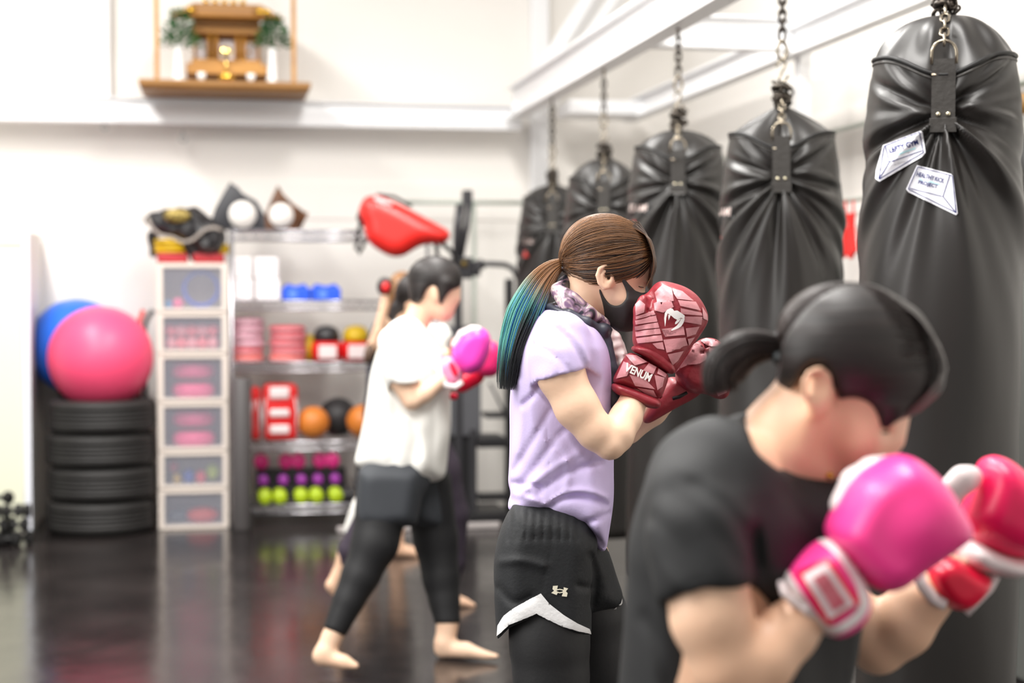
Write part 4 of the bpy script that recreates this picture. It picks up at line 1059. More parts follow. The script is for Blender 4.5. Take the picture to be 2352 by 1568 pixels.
# small maker's labels on the other bags
pale = mat('pale_print', (196, 178, 172), .5); redp = mat('red_print', (190, 60, 56), .5)
for bi, (u0, v, u1, h, tri) in ((1, (1645, 496, 1680, 20, (1651, 545))), (2, (1446, 486, 1488, 17, (1457, 518))), (4, (1201, 560, 1226, 13, (1207, 588)))):
    b_ = bvh_of([bags[bi][1]])
    lb = drape('maker_label', poly_bm([[(u0-4, v-h-5), (u1+6, v-h-5), (u1+6, v+8), (u0-4, v+8)]]), b_, zipm, bags[bi][0], .001)
    drape('lettering', text_bm('ISAMI', (u0, v), (u1, v), h, .02, .2), b_, pale, lb, .0018, 4)
    x, y = tri; drape('triangle_mark', poly_bm([[(x, y-14), (x+8, y+2), (x-6, y+2)]]), b_, redp, lb, .0018, 4)

# ================================================================== people
def skin(name, c, c2):
    m = mat(name, c, .48, sss=.06, col2=c2, cscale=5, bump=.04, bscale=120); return m
skin_a = skin('skin', (236, 196, 166), (240, 204, 176))
skin_b = skin('skin_warm', (232, 186, 154), (236, 196, 166))
def cloth(name, c, rough=.75, bump=.12, sc=120): return mat(name, c, rough, bump=bump, bscale=sc)
glove_red = mat('burgundy_glove_leather', (144, 42, 52), .42, bump=.15, bscale=70)
glove_pink = mat('hot_pink_glove', (255, 66, 150), .38)
glove_white = mat('white_glove_vinyl', (240, 228, 228), .35)
glove_redpink = mat('red_pink_glove', (236, 16, 62), .35)

def dress(s, chains, k=.02, grow=.008):
    for c in chains: s.chain(c, k, grow=grow)
def hair_cols(n, base, jit=.25):
    k = np.random.uniform(1-jit, 1+jit); return np.tile(np.array(base)*k, (n, 1))
def lin(c): return np.array(srgb(c))
def bez(p, n):
    "smooth path through control rows"
    p = np.array(p, float); t = np.linspace(0, len(p)-1, n); out = np.zeros((n, p.shape[1]))
    for i, tt in enumerate(t):
        k = min(int(tt), len(p)-2); f = tt-k; a = p[max(k-1, 0)]; b = p[k]; c = p[k+1]; d = p[min(k+2, len(p)-1)]
        out[i] = .5*((2*b)+(-a+c)*f+(2*a-5*b+4*c-d)*f*f+(-a+3*b-3*c+d)*f**3)
    return out
def tuft(D, center, width, wz, n, r0, colfn, npt=16, spread=1.0, seed=0):
    "bundle of strands along a centre line rows (u, v, w); width(t) in px, wz(t) in m"
    rs = np.random.RandomState(seed); c = bez(center, npt); t = np.linspace(0, 1, npt); S = []
    tan = np.gradient(c[:, :2], axis=0); tan /= np.linalg.norm(tan, axis=1)[:, None]; nor = np.stack([-tan[:, 1], tan[:, 0]], 1)
    for i in range(n):
        a = rs.uniform(0, 2*math.pi); q = math.sqrt(rs.uniform(0, 1)); ox, oz = q*math.cos(a), q*math.sin(a)
        wob = rs.uniform(-.10, .10)*np.sin(t*rs.uniform(2, 5)+rs.uniform(0, 6))*t
        L = 1-.28*rs.rand()**2; tt = t*L
        ci = np.stack([np.interp(tt, t, c[:, k]) for k in range(3)], 1); ni = np.stack([np.interp(tt, t, nor[:, k]) for k in range(2)], 1)
        wd = np.array([width(x) for x in tt]); wzz = np.array([wz(x) for x in tt])
        uv = ci[:, :2]+ni*((ox+wob)*wd)[:, None]; w = ci[:, 2]+(oz+wob)*wzz
        pts = np.array([C3(u, v, D+ww) for (u, v), ww in zip(uv, w)])
        S.append((pts, r0*rs.uniform(.7, 1.3), colfn(tt, ox, oz, rs)))
    return S
def scalp_strands(D, head, tie, starts, n, r0, colfn, lift=1.015, seed=0, npt=16, endspread=6):
    "strands combed over an ellipsoid head (u, v, w, ru, rv, rw, ang) from start outline rows to the tie"
    rs = np.random.RandomState(seed); c = C3(head[0], head[1], D+head[2]); p = (D+head[2])/FPX; R_ = np.array([head[3]*p, head[4]*p, head[5]]); an = math.radians(head[6]); ca, sa = math.cos(an), math.sin(an)
    def to_e(x): d = x-c; return np.array([d[0]*ca-d[1]*sa, d[0]*sa+d[1]*ca, d[2]])/R_
    def fr_e(q): q = q*R_; return c+np.array([q[0]*ca+q[1]*sa, -q[0]*sa+q[1]*ca, q[2]])
    S = []; st = np.array(starts, float)
    for i in range(n):
        f = rs.uniform(0, len(st)-1.001); k = int(f); f -= k; s = st[k]*(1-f)+st[k+1]*f
        a = to_e(C3(s[0]+rs.normal()*3, s[1]+rs.normal()*3, D+s[2])); a /= np.linalg.norm(a)
        b0 = to_e(C3(tie[0]+rs.normal()*endspread*.5, tie[1]+rs.normal()*endspread, D+tie[2]+rs.normal()*.006)); nb = np.linalg.norm(b0); b = b0/nb
        om = math.acos(np.clip(a@b, -1, 1)); t = np.linspace(0, 1, npt)
        q = (np.sin((1-t)*om)[:, None]*a+np.sin(t*om)[:, None]*b)/max(math.sin(om), 1e-4)
        rad = lift+rs.uniform(-.008, .008)+(nb-lift)*np.clip((t-.82)/.18, 0, 1)
        q = q*rad[:, None]; S.append((np.array([fr_e(x) for x in q]), r0*rs.uniform(.7, 1.3), colfn(t, rs)))
    return S
hair_attr = attr_mat('hair_strands', .45)

# ------------------------------------------------------------------ masked person with burgundy gloves (in focus)
D = 3.43
pf = PZ(1300, 2150)
PM = empty('person', (P(1290, 1400, D).x, P(1290, 1400, D).y, 0), 'masked person in lilac t-shirt with teal-tipped ponytail and burgundy boxing gloves', 'person')
def mid_head(s, g=0.0, face=True):
    s.ell(1398, 592, 0, 99, 92, .074, 20, .01, grow=g)              # skull
    s.ell(1362, 600, 0, 58, 66, .064, 0, .03, grow=g)
    if face:
        s.puff([(1345, 560), (1400, 520), (1460, 540), (1492, 585), (1496, 615), (1490, 640), (1478, 660), (1480, 672), (1489, 690), (1493, 702), (1484, 712), (1476, 716), (1478, 726), (1470, 733), (1468, 742), (1452, 752), (1428, 757), (1408, 748), (1385, 728), (1368, 700), (1350, 660)], 0, .064, 62, .02, grow=g, tfn=lambda u, v: 1-.45*np.clip((u-1440)/60, 0, 1)**1.3-.25*np.clip((v-690)/60, 0, 1))
s = SDF(D, .0052)
s.chain([(1352, 660, .0, 46), (1338, 700, .0, 47), (1318, 745, .0, 62)], .03, sz=1.05)
mid_head(s)
s.chain([(1300, 790, -.075, 62), (1290, 900, -.05, 72), (1282, 1030, -.05, 74), (1275, 1150, -.05, 76), (1258, 1260, -.06, 86)], .04)
s.chain([(1310, 790, .075, 62), (1300, 900, .05, 72), (1285, 1030, .05, 74), (1280, 1150, .05, 76), (1290, 1260, .06, 80)], .04)
# near arm
s.chain([(1290, 770, -.155, 52), (1288, 860, -.175, 53), (1325, 935, -.185, 50), (1368, 990, -.188, 43), (1398, 1018, -.188, 36)], .02)
s.chain([(1399, 1019, -.188, 34), (1413, 1000, -.175, 41), (1437, 960, -.142, 37), (1458, 912, -.107, 31), (1478, 868, -.10, 24)], .006)
s.chain([(1404, 1026, -.192, 28)], .01)
# far arm
s.chain([(1330, 790, .155, 48), (1390, 900, .17, 42), (1440, 985, .17, 34), (1500, 945, .15, 31), (1540, 905, .12, 28)], .02)
# legs down to bare feet
s.chain([(1250, 1290, -.085, 88), (1262, 1500, -.09, 76), (1280, 1730, -.09, 52), (1262, 1880, -.09, 46), (1245, 2080, -.09, 27)], .03)
s.chain([(1245, 2090, -.09, 27), (1238, 2130, -.09, 26), (1300, 2143, -.09, 20), (1345, 2152, -.09, 13)], .02)
s.chain([(1320, 1290, .085, 82), (1375, 1500, .1, 66), (1400, 1700, .11, 50), (1410, 1860, .11, 44), (1430, 2030, .11, 26)], .03)
s.chain([(1430, 2040, .11, 26), (1428, 2072, .11, 25), (1490, 2085, .11, 19), (1530, 2092, .11, 12)], .02)
hd = SDF(D, .0023)
mid_head(hd)
hd.chain([(1352, 660, .0, 46), (1338, 700, .0, 47), (1322, 740, .0, 56)], .02, sz=1.05)
# brow, eye socket, closed lid, nostril, lips
hd.ell(1474, 655, -.030, 9, 7, .012, 20, .006, 's'); hd.ell(1470, 657, -.029, 8, 5.5, .009, 30, .002)
hd.chain([(1450, 643, -.046, 3), (1466, 641, -.036, 3.5), (1480, 646, -.022, 4)], .008)
# ear
hd.ell(1392, 636, -.072, 17, 27, .012, -12, .012)
hd.ell(1394, 633, -.0835, 11, 18, .007, -12, .004, 's')
hd.chain([(1398, 660, -.077, 4), (1388, 661, -.079, 6), (1377, 650, -.082, 5), (1372, 632, -.084, 5), (1377, 617, -.084, 5), (1390, 609, -.083, 5), (1403, 611, -.080, 5), (1408, 622, -.077, 3)], .004)
hd.chain([(1384, 646, -.081, 3), (1383, 632, -.082, 3), (1390, 622, -.081, 3)], .004)
hd.ell(1398, 638, -.079, 4, 6, .012, 0, .003, 's')
body = s.build('body', skin_a, PM, 2, extra=[hd])
# toes and finger shapes stay inside gloves and out of frame
MB().tube([P(1462, 655, D-.0415), P(1470, 659, D-.0400), P(1478, 660, D-.034)], .0009, 5).done('eyelashes', mat('lash_black', (28, 20, 18), .6), PM, True)
MB().tube([P(1452, 636, D-.054), P(1464, 634, D-.046), P(1476, 640, D-.036)], .0013, 5).done('eyebrow', mat('brow_brown', (84, 58, 44), .7), PM, True)
# face mask
mk = SDF(D, .0024)
mid_head(mk, .0035)
mk.puff([(1400, 640), (1470, 660), (1484, 672), (1497, 700), (1490, 730), (1470, 752), (1430, 762), (1400, 740), (1385, 700)], 0, .066, 60, .01, grow=.003, tfn=lambda u, v: 1-.5*np.clip((u-1430)/66, 0, 1)**1.3-.1*np.clip((v-690)/60, 0, 1))
mk.prism([(1411, 613), (1416, 612), (1438, 645), (1466, 674), (1500, 668), (1510, 700), (1500, 760), (1411, 765), (1388, 744), (1384, 700), (1373, 662), (1379, 662), (1388, 682), (1400, 698), (1416, 703), (1430, 697), (1440, 682), (1437, 664), (1425, 640)], 'int', it=1)
mk.prism([(1300, 500), (1300, 600), (1376, 655), (1376, 500)], 'sub', it=0)
mk.build('face_mask', cloth('black_mask', (48, 46, 46), .7, .05), PM, 2)
# hair cap
hair_m = streak_mat('brown_hair', (58, 40, 31), (108, 74, 50), (9, 9, 160), .6, .35)
hc = SDF(D, .004)
hc.puff([(1286, 602), (1300, 572), (1330, 528), (1365, 502), (1400, 494), (1438, 504), (1470, 533), (1496, 574), (1506, 608), (1502, 632), (1484, 655), (1479, 652), (1484, 628), (1487, 600), (1468, 612), (1446, 623), (1426, 630), (1412, 616), (1394, 606), (1380, 610), (1370, 626), (1350, 636), (1330, 641), (1316, 636), (1304, 616), (1290, 610)], 0, .078, 58, .01, it=1, blur=3)
hc.ell(1395, 585, 0, 100, 88, .084, 15, .01)
hc.prism([(1282, 602), (1296, 572), (1326, 526), (1362, 498), (1400, 488), (1446, 496), (1482, 526), (1506, 570), (1512, 608), (1504, 636), (1484, 658), (1478, 652), (1484, 628), (1487, 600), (1468, 612), (1446, 623), (1426, 630), (1412, 616), (1394, 606), (1380, 610), (1370, 626), (1350, 638), (1330, 643), (1314, 638), (1302, 616), (1288, 612)], 'int', it=0)
cap_o = hc.build('hair', hair_m, PM, 2)
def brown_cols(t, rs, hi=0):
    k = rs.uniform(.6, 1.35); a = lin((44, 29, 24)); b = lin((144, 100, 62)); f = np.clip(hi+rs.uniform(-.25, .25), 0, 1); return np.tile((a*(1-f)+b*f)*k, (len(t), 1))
HD = (1394, 588, 0, 103, 93, .087, 15)
S = []
arc_top = [(1500, 585, -.02), (1490, 556, -.03), (1465, 528, -.03), (1440, 512, -.03), (1405, 502, -.02), (1370, 508, -.03)]
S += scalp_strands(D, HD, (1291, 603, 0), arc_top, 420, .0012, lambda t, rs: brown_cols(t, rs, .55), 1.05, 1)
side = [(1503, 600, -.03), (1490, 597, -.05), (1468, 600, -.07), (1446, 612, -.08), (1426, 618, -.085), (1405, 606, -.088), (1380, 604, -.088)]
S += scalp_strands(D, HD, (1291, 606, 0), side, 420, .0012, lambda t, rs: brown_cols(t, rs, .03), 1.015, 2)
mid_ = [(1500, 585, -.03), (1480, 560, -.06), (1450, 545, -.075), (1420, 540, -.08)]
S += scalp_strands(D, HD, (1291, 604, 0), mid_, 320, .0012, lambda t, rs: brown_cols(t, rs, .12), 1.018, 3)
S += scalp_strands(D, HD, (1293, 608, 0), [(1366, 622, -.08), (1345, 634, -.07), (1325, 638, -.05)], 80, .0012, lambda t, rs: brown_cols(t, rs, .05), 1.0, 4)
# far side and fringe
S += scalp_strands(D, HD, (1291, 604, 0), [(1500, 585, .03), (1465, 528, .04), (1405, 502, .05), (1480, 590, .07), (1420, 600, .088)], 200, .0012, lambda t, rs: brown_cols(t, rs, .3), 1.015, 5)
for k in range(330):
    rs = np.random.RandomState(900+k); w0 = rs.uniform(-.066, .062); u0 = 1442+rs.uniform(-24, 26); e_ = rs.uniform(0, 1); q = math.sqrt(max(0, 1-(w0/.075)**2))
    pts = bez([(u0, 503+22*(1-q)+.22*(u0-1440), w0*.7), (1478+9*q, 540, w0*.9), (1494+11*q, 585, w0), (1496+10*q-4*e_, 620, w0), (1478+12*q+6*e_, 655+14*e_, w0*.95)], 14)
    S.append((np.array([C3(a, b, D+c) for a, b, c in pts]), .0010, brown_cols(pts[:, 0], rs, .2)))
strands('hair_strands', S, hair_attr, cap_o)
# ponytail
def tail_col(tt, ox, oz, rs):
    br = lin((142, 96, 56))*rs.uniform(.6, 1.2); te = lin((70, 142, 134))*rs.uniform(.65, 1.25); bl = lin((40, 120, 176))*rs.uniform(.7, 1.2); dk = lin((26, 30, 30))*rs.uniform(.7, 1.4); gg = lin((98, 150, 130))
    c = te if rs.rand() < .62 else (bl if rs.rand() < .6 else gg)
    side = ox > .1
    out = []
    for t in tt:
        f = np.clip((t-.31-rs.uniform(-.03, .03)+.02*ox)/.16, 0, 1); col = br*(1-f)+c*f
        g = np.clip((t-(.50 if ox < -.0 else .80)+.12*rs.rand())/.16, 0, 1)
        col = col*(1-g)+dk*g; out.append(col)
    return np.array(out)
tc_ = [(1296, 602, 0), (1268, 618, -.01), (1240, 652, -.025), (1212, 705, -.05), (1188, 765, -.07), (1172, 825, -.085), (1164, 895, -.09)]
S = tuft(D, tc_, lambda t: 8+34*math.sin(min(1, t*1.6)*math.pi/2)*(1-.62*max(0, t-.55)/.45), lambda t: .008+.026*min(1, t*2.2), 620, .0012, tail_col, 22, seed=8)
pt = strands('ponytail', S, hair_attr, PM)
MB().tube([P(1293+math.cos(a)*4, 603+math.sin(a)*12, D+.011*math.cos(a+1.57)) for a in np.linspace(0, 6.28, 16)[:-1]], .0042, 7, closed=True).done('hair_tie', mat('grey_hair_tie', (150, 150, 160), .5), PM, True)
# scarf
def scarf_mat():
    m = bpy.data.materials.new('floral_silk'); m.use_nodes = True; N = m.node_tree.nodes; L = m.node_tree.links; b = N['Principled BSDF']; tc = N.new('ShaderNodeTexCoord')
    n = N.new('ShaderNodeTexNoise'); n.inputs['Scale'].default_value = 30; n.inputs['Detail'].default_value = 2; n.inputs['Distortion'].default_value = 1.2
    r = N.new('ShaderNodeValToRGB'); r.color_ramp.interpolation = 'EASE'; e = r.color_ramp.elements
    e[0].position = .36; e[0].color = srgb((26, 28, 40))+(1,); e[1].position = .7; e[1].color = srgb((226, 206, 204))+(1,)
    for p_, c in ((.43, (96, 74, 84)), (.50, (124, 98, 122)), (.55, (166, 142, 150)), (.6, (214, 200, 190)), (.64, (150, 150, 146))):
        x = e.new(p_); x.color = srgb(c)+(1,)
    L.new(tc.outputs['Object'], n.inputs['Vector']); L.new(n.outputs['Fac'], r.inputs['Fac']); L.new(r.outputs['Color'], b.inputs['Base Color']); b.inputs['Roughness'].default_value = .45
    return m
sc_f = scarf_mat(); sc_n = mat('navy_silk', (34, 38, 50), .45, col2=(60, 62, 74), cscale=18); sc_p = mat('blush_silk', (232, 214, 214), .5, col2=(240, 226, 222), cscale=9)
s = SDF(D, .0034)
s.chain([(1302, 650, 0, 14), (1284, 668, -.035, 20), (1308, 694, -.075, 25), (1345, 722, -.078, 24), (1382, 748, -.055, 20)], .02)
s.chain([(1300, 652, 0, 15), (1300, 680, .04, 20), (1350, 720, .06, 22), (1385, 752, .0, 18)], .02); s.noise(.0012, 90, 5)
sc = s.build('scarf', sc_f, PM, 2)
s = SDF(D, .003)
s.chain([(1285, 696, .02, 7), (1262, 706, -.05, 9), (1305, 722, -.098, 13), (1345, 742, -.098, 16), (1378, 760, -.075, 13), (1392, 760, -.055, 12)], .02)
s.chain([(1385, 758, -.06, 14), (1392, 790, -.075, 15), (1402, 850, -.085, 19), (1412, 920, -.085, 18), (1418, 950, -.085, 9)], .02, sz=.6)
s.ell(1386, 757, -.075, 15, 15, .018, 0, .01); s.noise(.001, 110, 6)
s.build('navy_fold', sc_n, sc, 2)
s = SDF(D, .0034)
s.puff([(1372, 738), (1396, 748), (1424, 766), (1432, 790), (1442, 820), (1434, 850), (1424, 870), (1408, 860), (1396, 810), (1384, 770)], -.04, .03, 10, .01); s.noise(.002, 150, 7)
s.build('pale_fold', sc_p, sc, 2)
s = SDF(D, .0034)
s.puff([(1335, 760), (1372, 760), (1392, 800), (1400, 860), (1404, 930), (1395, 945), (1380, 900), (1362, 840), (1345, 790)], -.085, .016, 14, .01); s.noise(.0025, 150, 8)
s.build('hanging_fold', sc_f, sc, 2)
# t-shirt
lil = cloth('lilac_jersey', (206, 190, 232), .7, .06, 200)
s = SDF(D, .0045)
s.puff([(1244, 704), (1290, 690), (1330, 706), (1365, 738), (1392, 770), (1408, 820), (1414, 880), (1410, 960), (1408, 1040), (1410, 1110), (1408, 1160), (1400, 1215), (1393, 1262), (1384, 1271), (1368, 1250), (1345, 1226), (1312, 1205), (1250, 1186), (1200, 1174), (1163, 1172), (1166, 1150), (1176, 1136), (1166, 1112), (1170, 1080), (1172, 1000), (1172, 900), (1180, 830), (1205, 755), (1226, 722)], 0, .168, 66, .02, it=2,
       tfn=lambda u, v: np.interp(v, [690, 740, 800, 900, 1060, 1120, 1200, 1270], [.45, .85, .98, .86, .80, .86, .98, .9]))
dress(s, [[(1300, 800, -.075, 58), (1290, 900, -.05, 70), (1282, 1030, -.05, 72), (1275, 1130, -.05, 72)], [(1310, 800, .075, 58), (1300, 900, .05, 70), (1285, 1030, .05, 72), (1280, 1130, .05, 72)]], .03, .006)
s.chain([(1290, 768, -.155, 55), (1288, 822, -.17, 60), (1291, 872, -.178, 61), (1325, 935, -.185, 58)], .025)
s.chain([(1330, 790, .155, 54), (1390, 900, .17, 46)], .02)
s.chain([(1335, 790, .15, 54), (1350, 850, .165, 50)], .03)
s.prism([(1195, 935), (1222, 884), (1286, 860), (1352, 850), (1440, 900), (1440, 1060), (1300, 1060)], 'sub', (-1, -.138), it=0)
s.prism([(1346, 848), (1440, 848), (1440, 1060), (1300, 1060)], 'sub', (.13, 1), it=0)
s.chain([(1340, 690, 0, 56), (1325, 730, 0, 60)], .006, 's', grow=.002)
# creases
for ln, wd, am in (([(1225, 790), (1275, 815), (1310, 850)], 5, -.005), ([(1262, 745), (1318, 790), (1345, 845)], 6, -.006), ([(1285, 740), (1335, 790), (1352, 830)], 5, .004),
                   ([(1190, 1120), (1240, 1060), (1290, 990), (1340, 960)], 8, -.006), ([(1180, 1080), (1225, 1010), (1265, 940)], 7, -.005), ([(1200, 1130), (1260, 1080), (1330, 1040)], 7, .005), ([(1240, 1130), (1300, 1085), (1380, 1060)], 8, -.006),
                   ([(1250, 1170), (1290, 1142), (1340, 1138), (1392, 1160)], 7, -.008), ([(1255, 1158), (1300, 1128), (1350, 1124), (1395, 1142)], 6, .005), ([(1345, 1200), (1375, 1190), (1400, 1178)], 6, -.007), ([(1350, 1212), (1375, 1235), (1385, 1255)], 5, -.006),
                   ([(1170, 1110), (1200, 1108), (1240, 1120)], 6, -.007), ([(1175, 1135), (1210, 1142), (1250, 1160)], 6, .004), ([(1200, 930), (1230, 905), (1240, 880)], 6, -.007), ([(1255, 960), (1262, 1060), (1262, 1150)], 2.2, -.0015), ([(1190, 880), (1200, 960), (1190, 1040)], 9, .004), ([(1280, 1010), (1310, 1060), (1300, 1120)], 9, .004),
                   ([(1228, 872), (1288, 848), (1345, 843)], 2, -.0015)):
    s.ridge(ln, wd, am*.8, -1, -.03)
for ln, wd, am in (([(1190, 1120), (1260, 1060), (1340, 960)], 9, -.006), ([(1250, 1170), (1320, 1140), (1392, 1160)], 8, -.006)): s.ridge(ln, wd, am, 1, .03)
s.noise(.0015, 45, 9)
tsm = s.build('t_shirt', lil, PM, 2)
# shorts
blk_s = cloth('black_shorts', (22, 24, 27), .7, .1, 160)
SHN = [(1180, 1150), (1162, 1184), (1146, 1222), (1134, 1279), (1134, 1354), (1138, 1425), (1142, 1480), (1160, 1490), (1231, 1470), (1291, 1480), (1340, 1486), (1358, 1478), (1359, 1390), (1364, 1300), (1374, 1258), (1370, 1225), (1350, 1185), (1310, 1155), (1250, 1145)]
s = SDF(D, .0045)
s.puff(SHN, -.075, .098, 62, .02, it=1)
s.puff([(1230, 1180), (1340, 1195), (1388, 1240), (1402, 1275), (1417, 1324), (1434, 1372), (1424, 1392), (1408, 1396), (1340, 1420), (1250, 1410), (1190, 1400), (1180, 1260)], .09, .095, 50, .03, it=1)
for k in range(9):
    u = 1175+k*19; s.ridge([(u, 1165+k*2.5), (u-2, 1200), (u-8+k, 1240)], 4, -.0028)
s.ridge([(1277, 1195), (1268, 1260), (1252, 1320), (1244, 1362)], 2, -.002)
for ln, wd, am in (([(1150, 1290), (1200, 1285), (1250, 1300)], 9, .004), ([(1145, 1350), (1180, 1390), (1220, 1370)], 9, -.004), ([(1356, 1275), (1372, 1330), (1360, 1390)], 7, -.008), ([(1330, 1345), (1350, 1350), (1380, 1348)], 7, -.006), ([(1370, 1335), (1400, 1330), (1420, 1335)], 7, -.006)): s.ridge(ln, wd, am, -1, .0 if 'x' else 0)
s.prism([(1110, 1520), (1125, 1480), (1143, 1469), (1170, 1441), (1231, 1415), (1291, 1444), (1330, 1456), (1366, 1462), (1366, 1520)], 'sub', (-.4, .005), it=0)
shorts = s.build('shorts', blk_s, PM, 2)
bv = bvh_of([shorts])
TR = [(1143, 1460), (1145, 1436), (1158, 1414), (1175, 1400), (1210, 1380), (1242, 1362), (1262, 1386), (1294, 1411), (1325, 1431), (1352, 1444), (1356, 1455), (1330, 1449), (1291, 1437), (1262, 1423), (1232, 1408), (1200, 1421), (1170, 1434), (1156, 1448)]
wt = cloth('white_trim', (238, 238, 238), .6)
drape('hem_panel', poly_bm([TR]), bv, wt, shorts, .0025, 4, True)
drape('hem_panel', poly_bm([[(1409, 1397), (1424, 1384), (1430, 1364), (1434, 1374), (1433, 1386), (1424, 1394)]]), bv, wt, shorts, .0025, 6, True)
# logo: two facing arcs crossed, as on the shorts
lg = [[(570, 820), (607, 818), (601, 846), (597, 858), (610, 866), (598, 890), (556, 874), (578, 857), (566, 844)], [(652, 830), (686, 840), (668, 862), (682, 874), (676, 903), (637, 899), (646, 874), (641, 864), (652, 850)],
      [(600, 846), (622, 842), (653, 849), (650, 857), (622, 850), (597, 855)], [(599, 861), (620, 869), (648, 863), (646, 872), (620, 877), (601, 870)]]
lg = [[(1100+a/3.35, 1100+b/3.35) for a, b in q] for q in lg]
drape('printed_mark', poly_bm(lg), bv, mat('cream_print', (236, 230, 208), .5), shorts, .002, 3)
# leggings
s = SDF(D, .006)
s.chain([(1258, 1330, -.085, 88), (1262, 1450, -.09, 86), (1266, 1560, -.09, 80), (1280, 1740, -.09, 57), (1262, 1880, -.09, 51), (1246, 2060, -.09, 31)], .03)
s.chain([(1330, 1330, .09, 80), (1360, 1420, .1, 80), (1374, 1540, .1, 68), (1400, 1710, .11, 54), (1410, 1860, .11, 48), (1430, 2010, .11, 30)], .03)
dress(s, [[(1262, 1500, -.09, 76), (1280, 1730, -.09, 52), (1262, 1880, -.09, 46), (1245, 2050, -.09, 27)], [(1375, 1500, .1, 66), (1400, 1700, .11, 50), (1410, 1860, .11, 44), (1430, 2000, .11, 26)]], .03, .006)
s.build('leggings', cloth('black_leggings', (24, 24, 26), .6, .04), PM, 2)

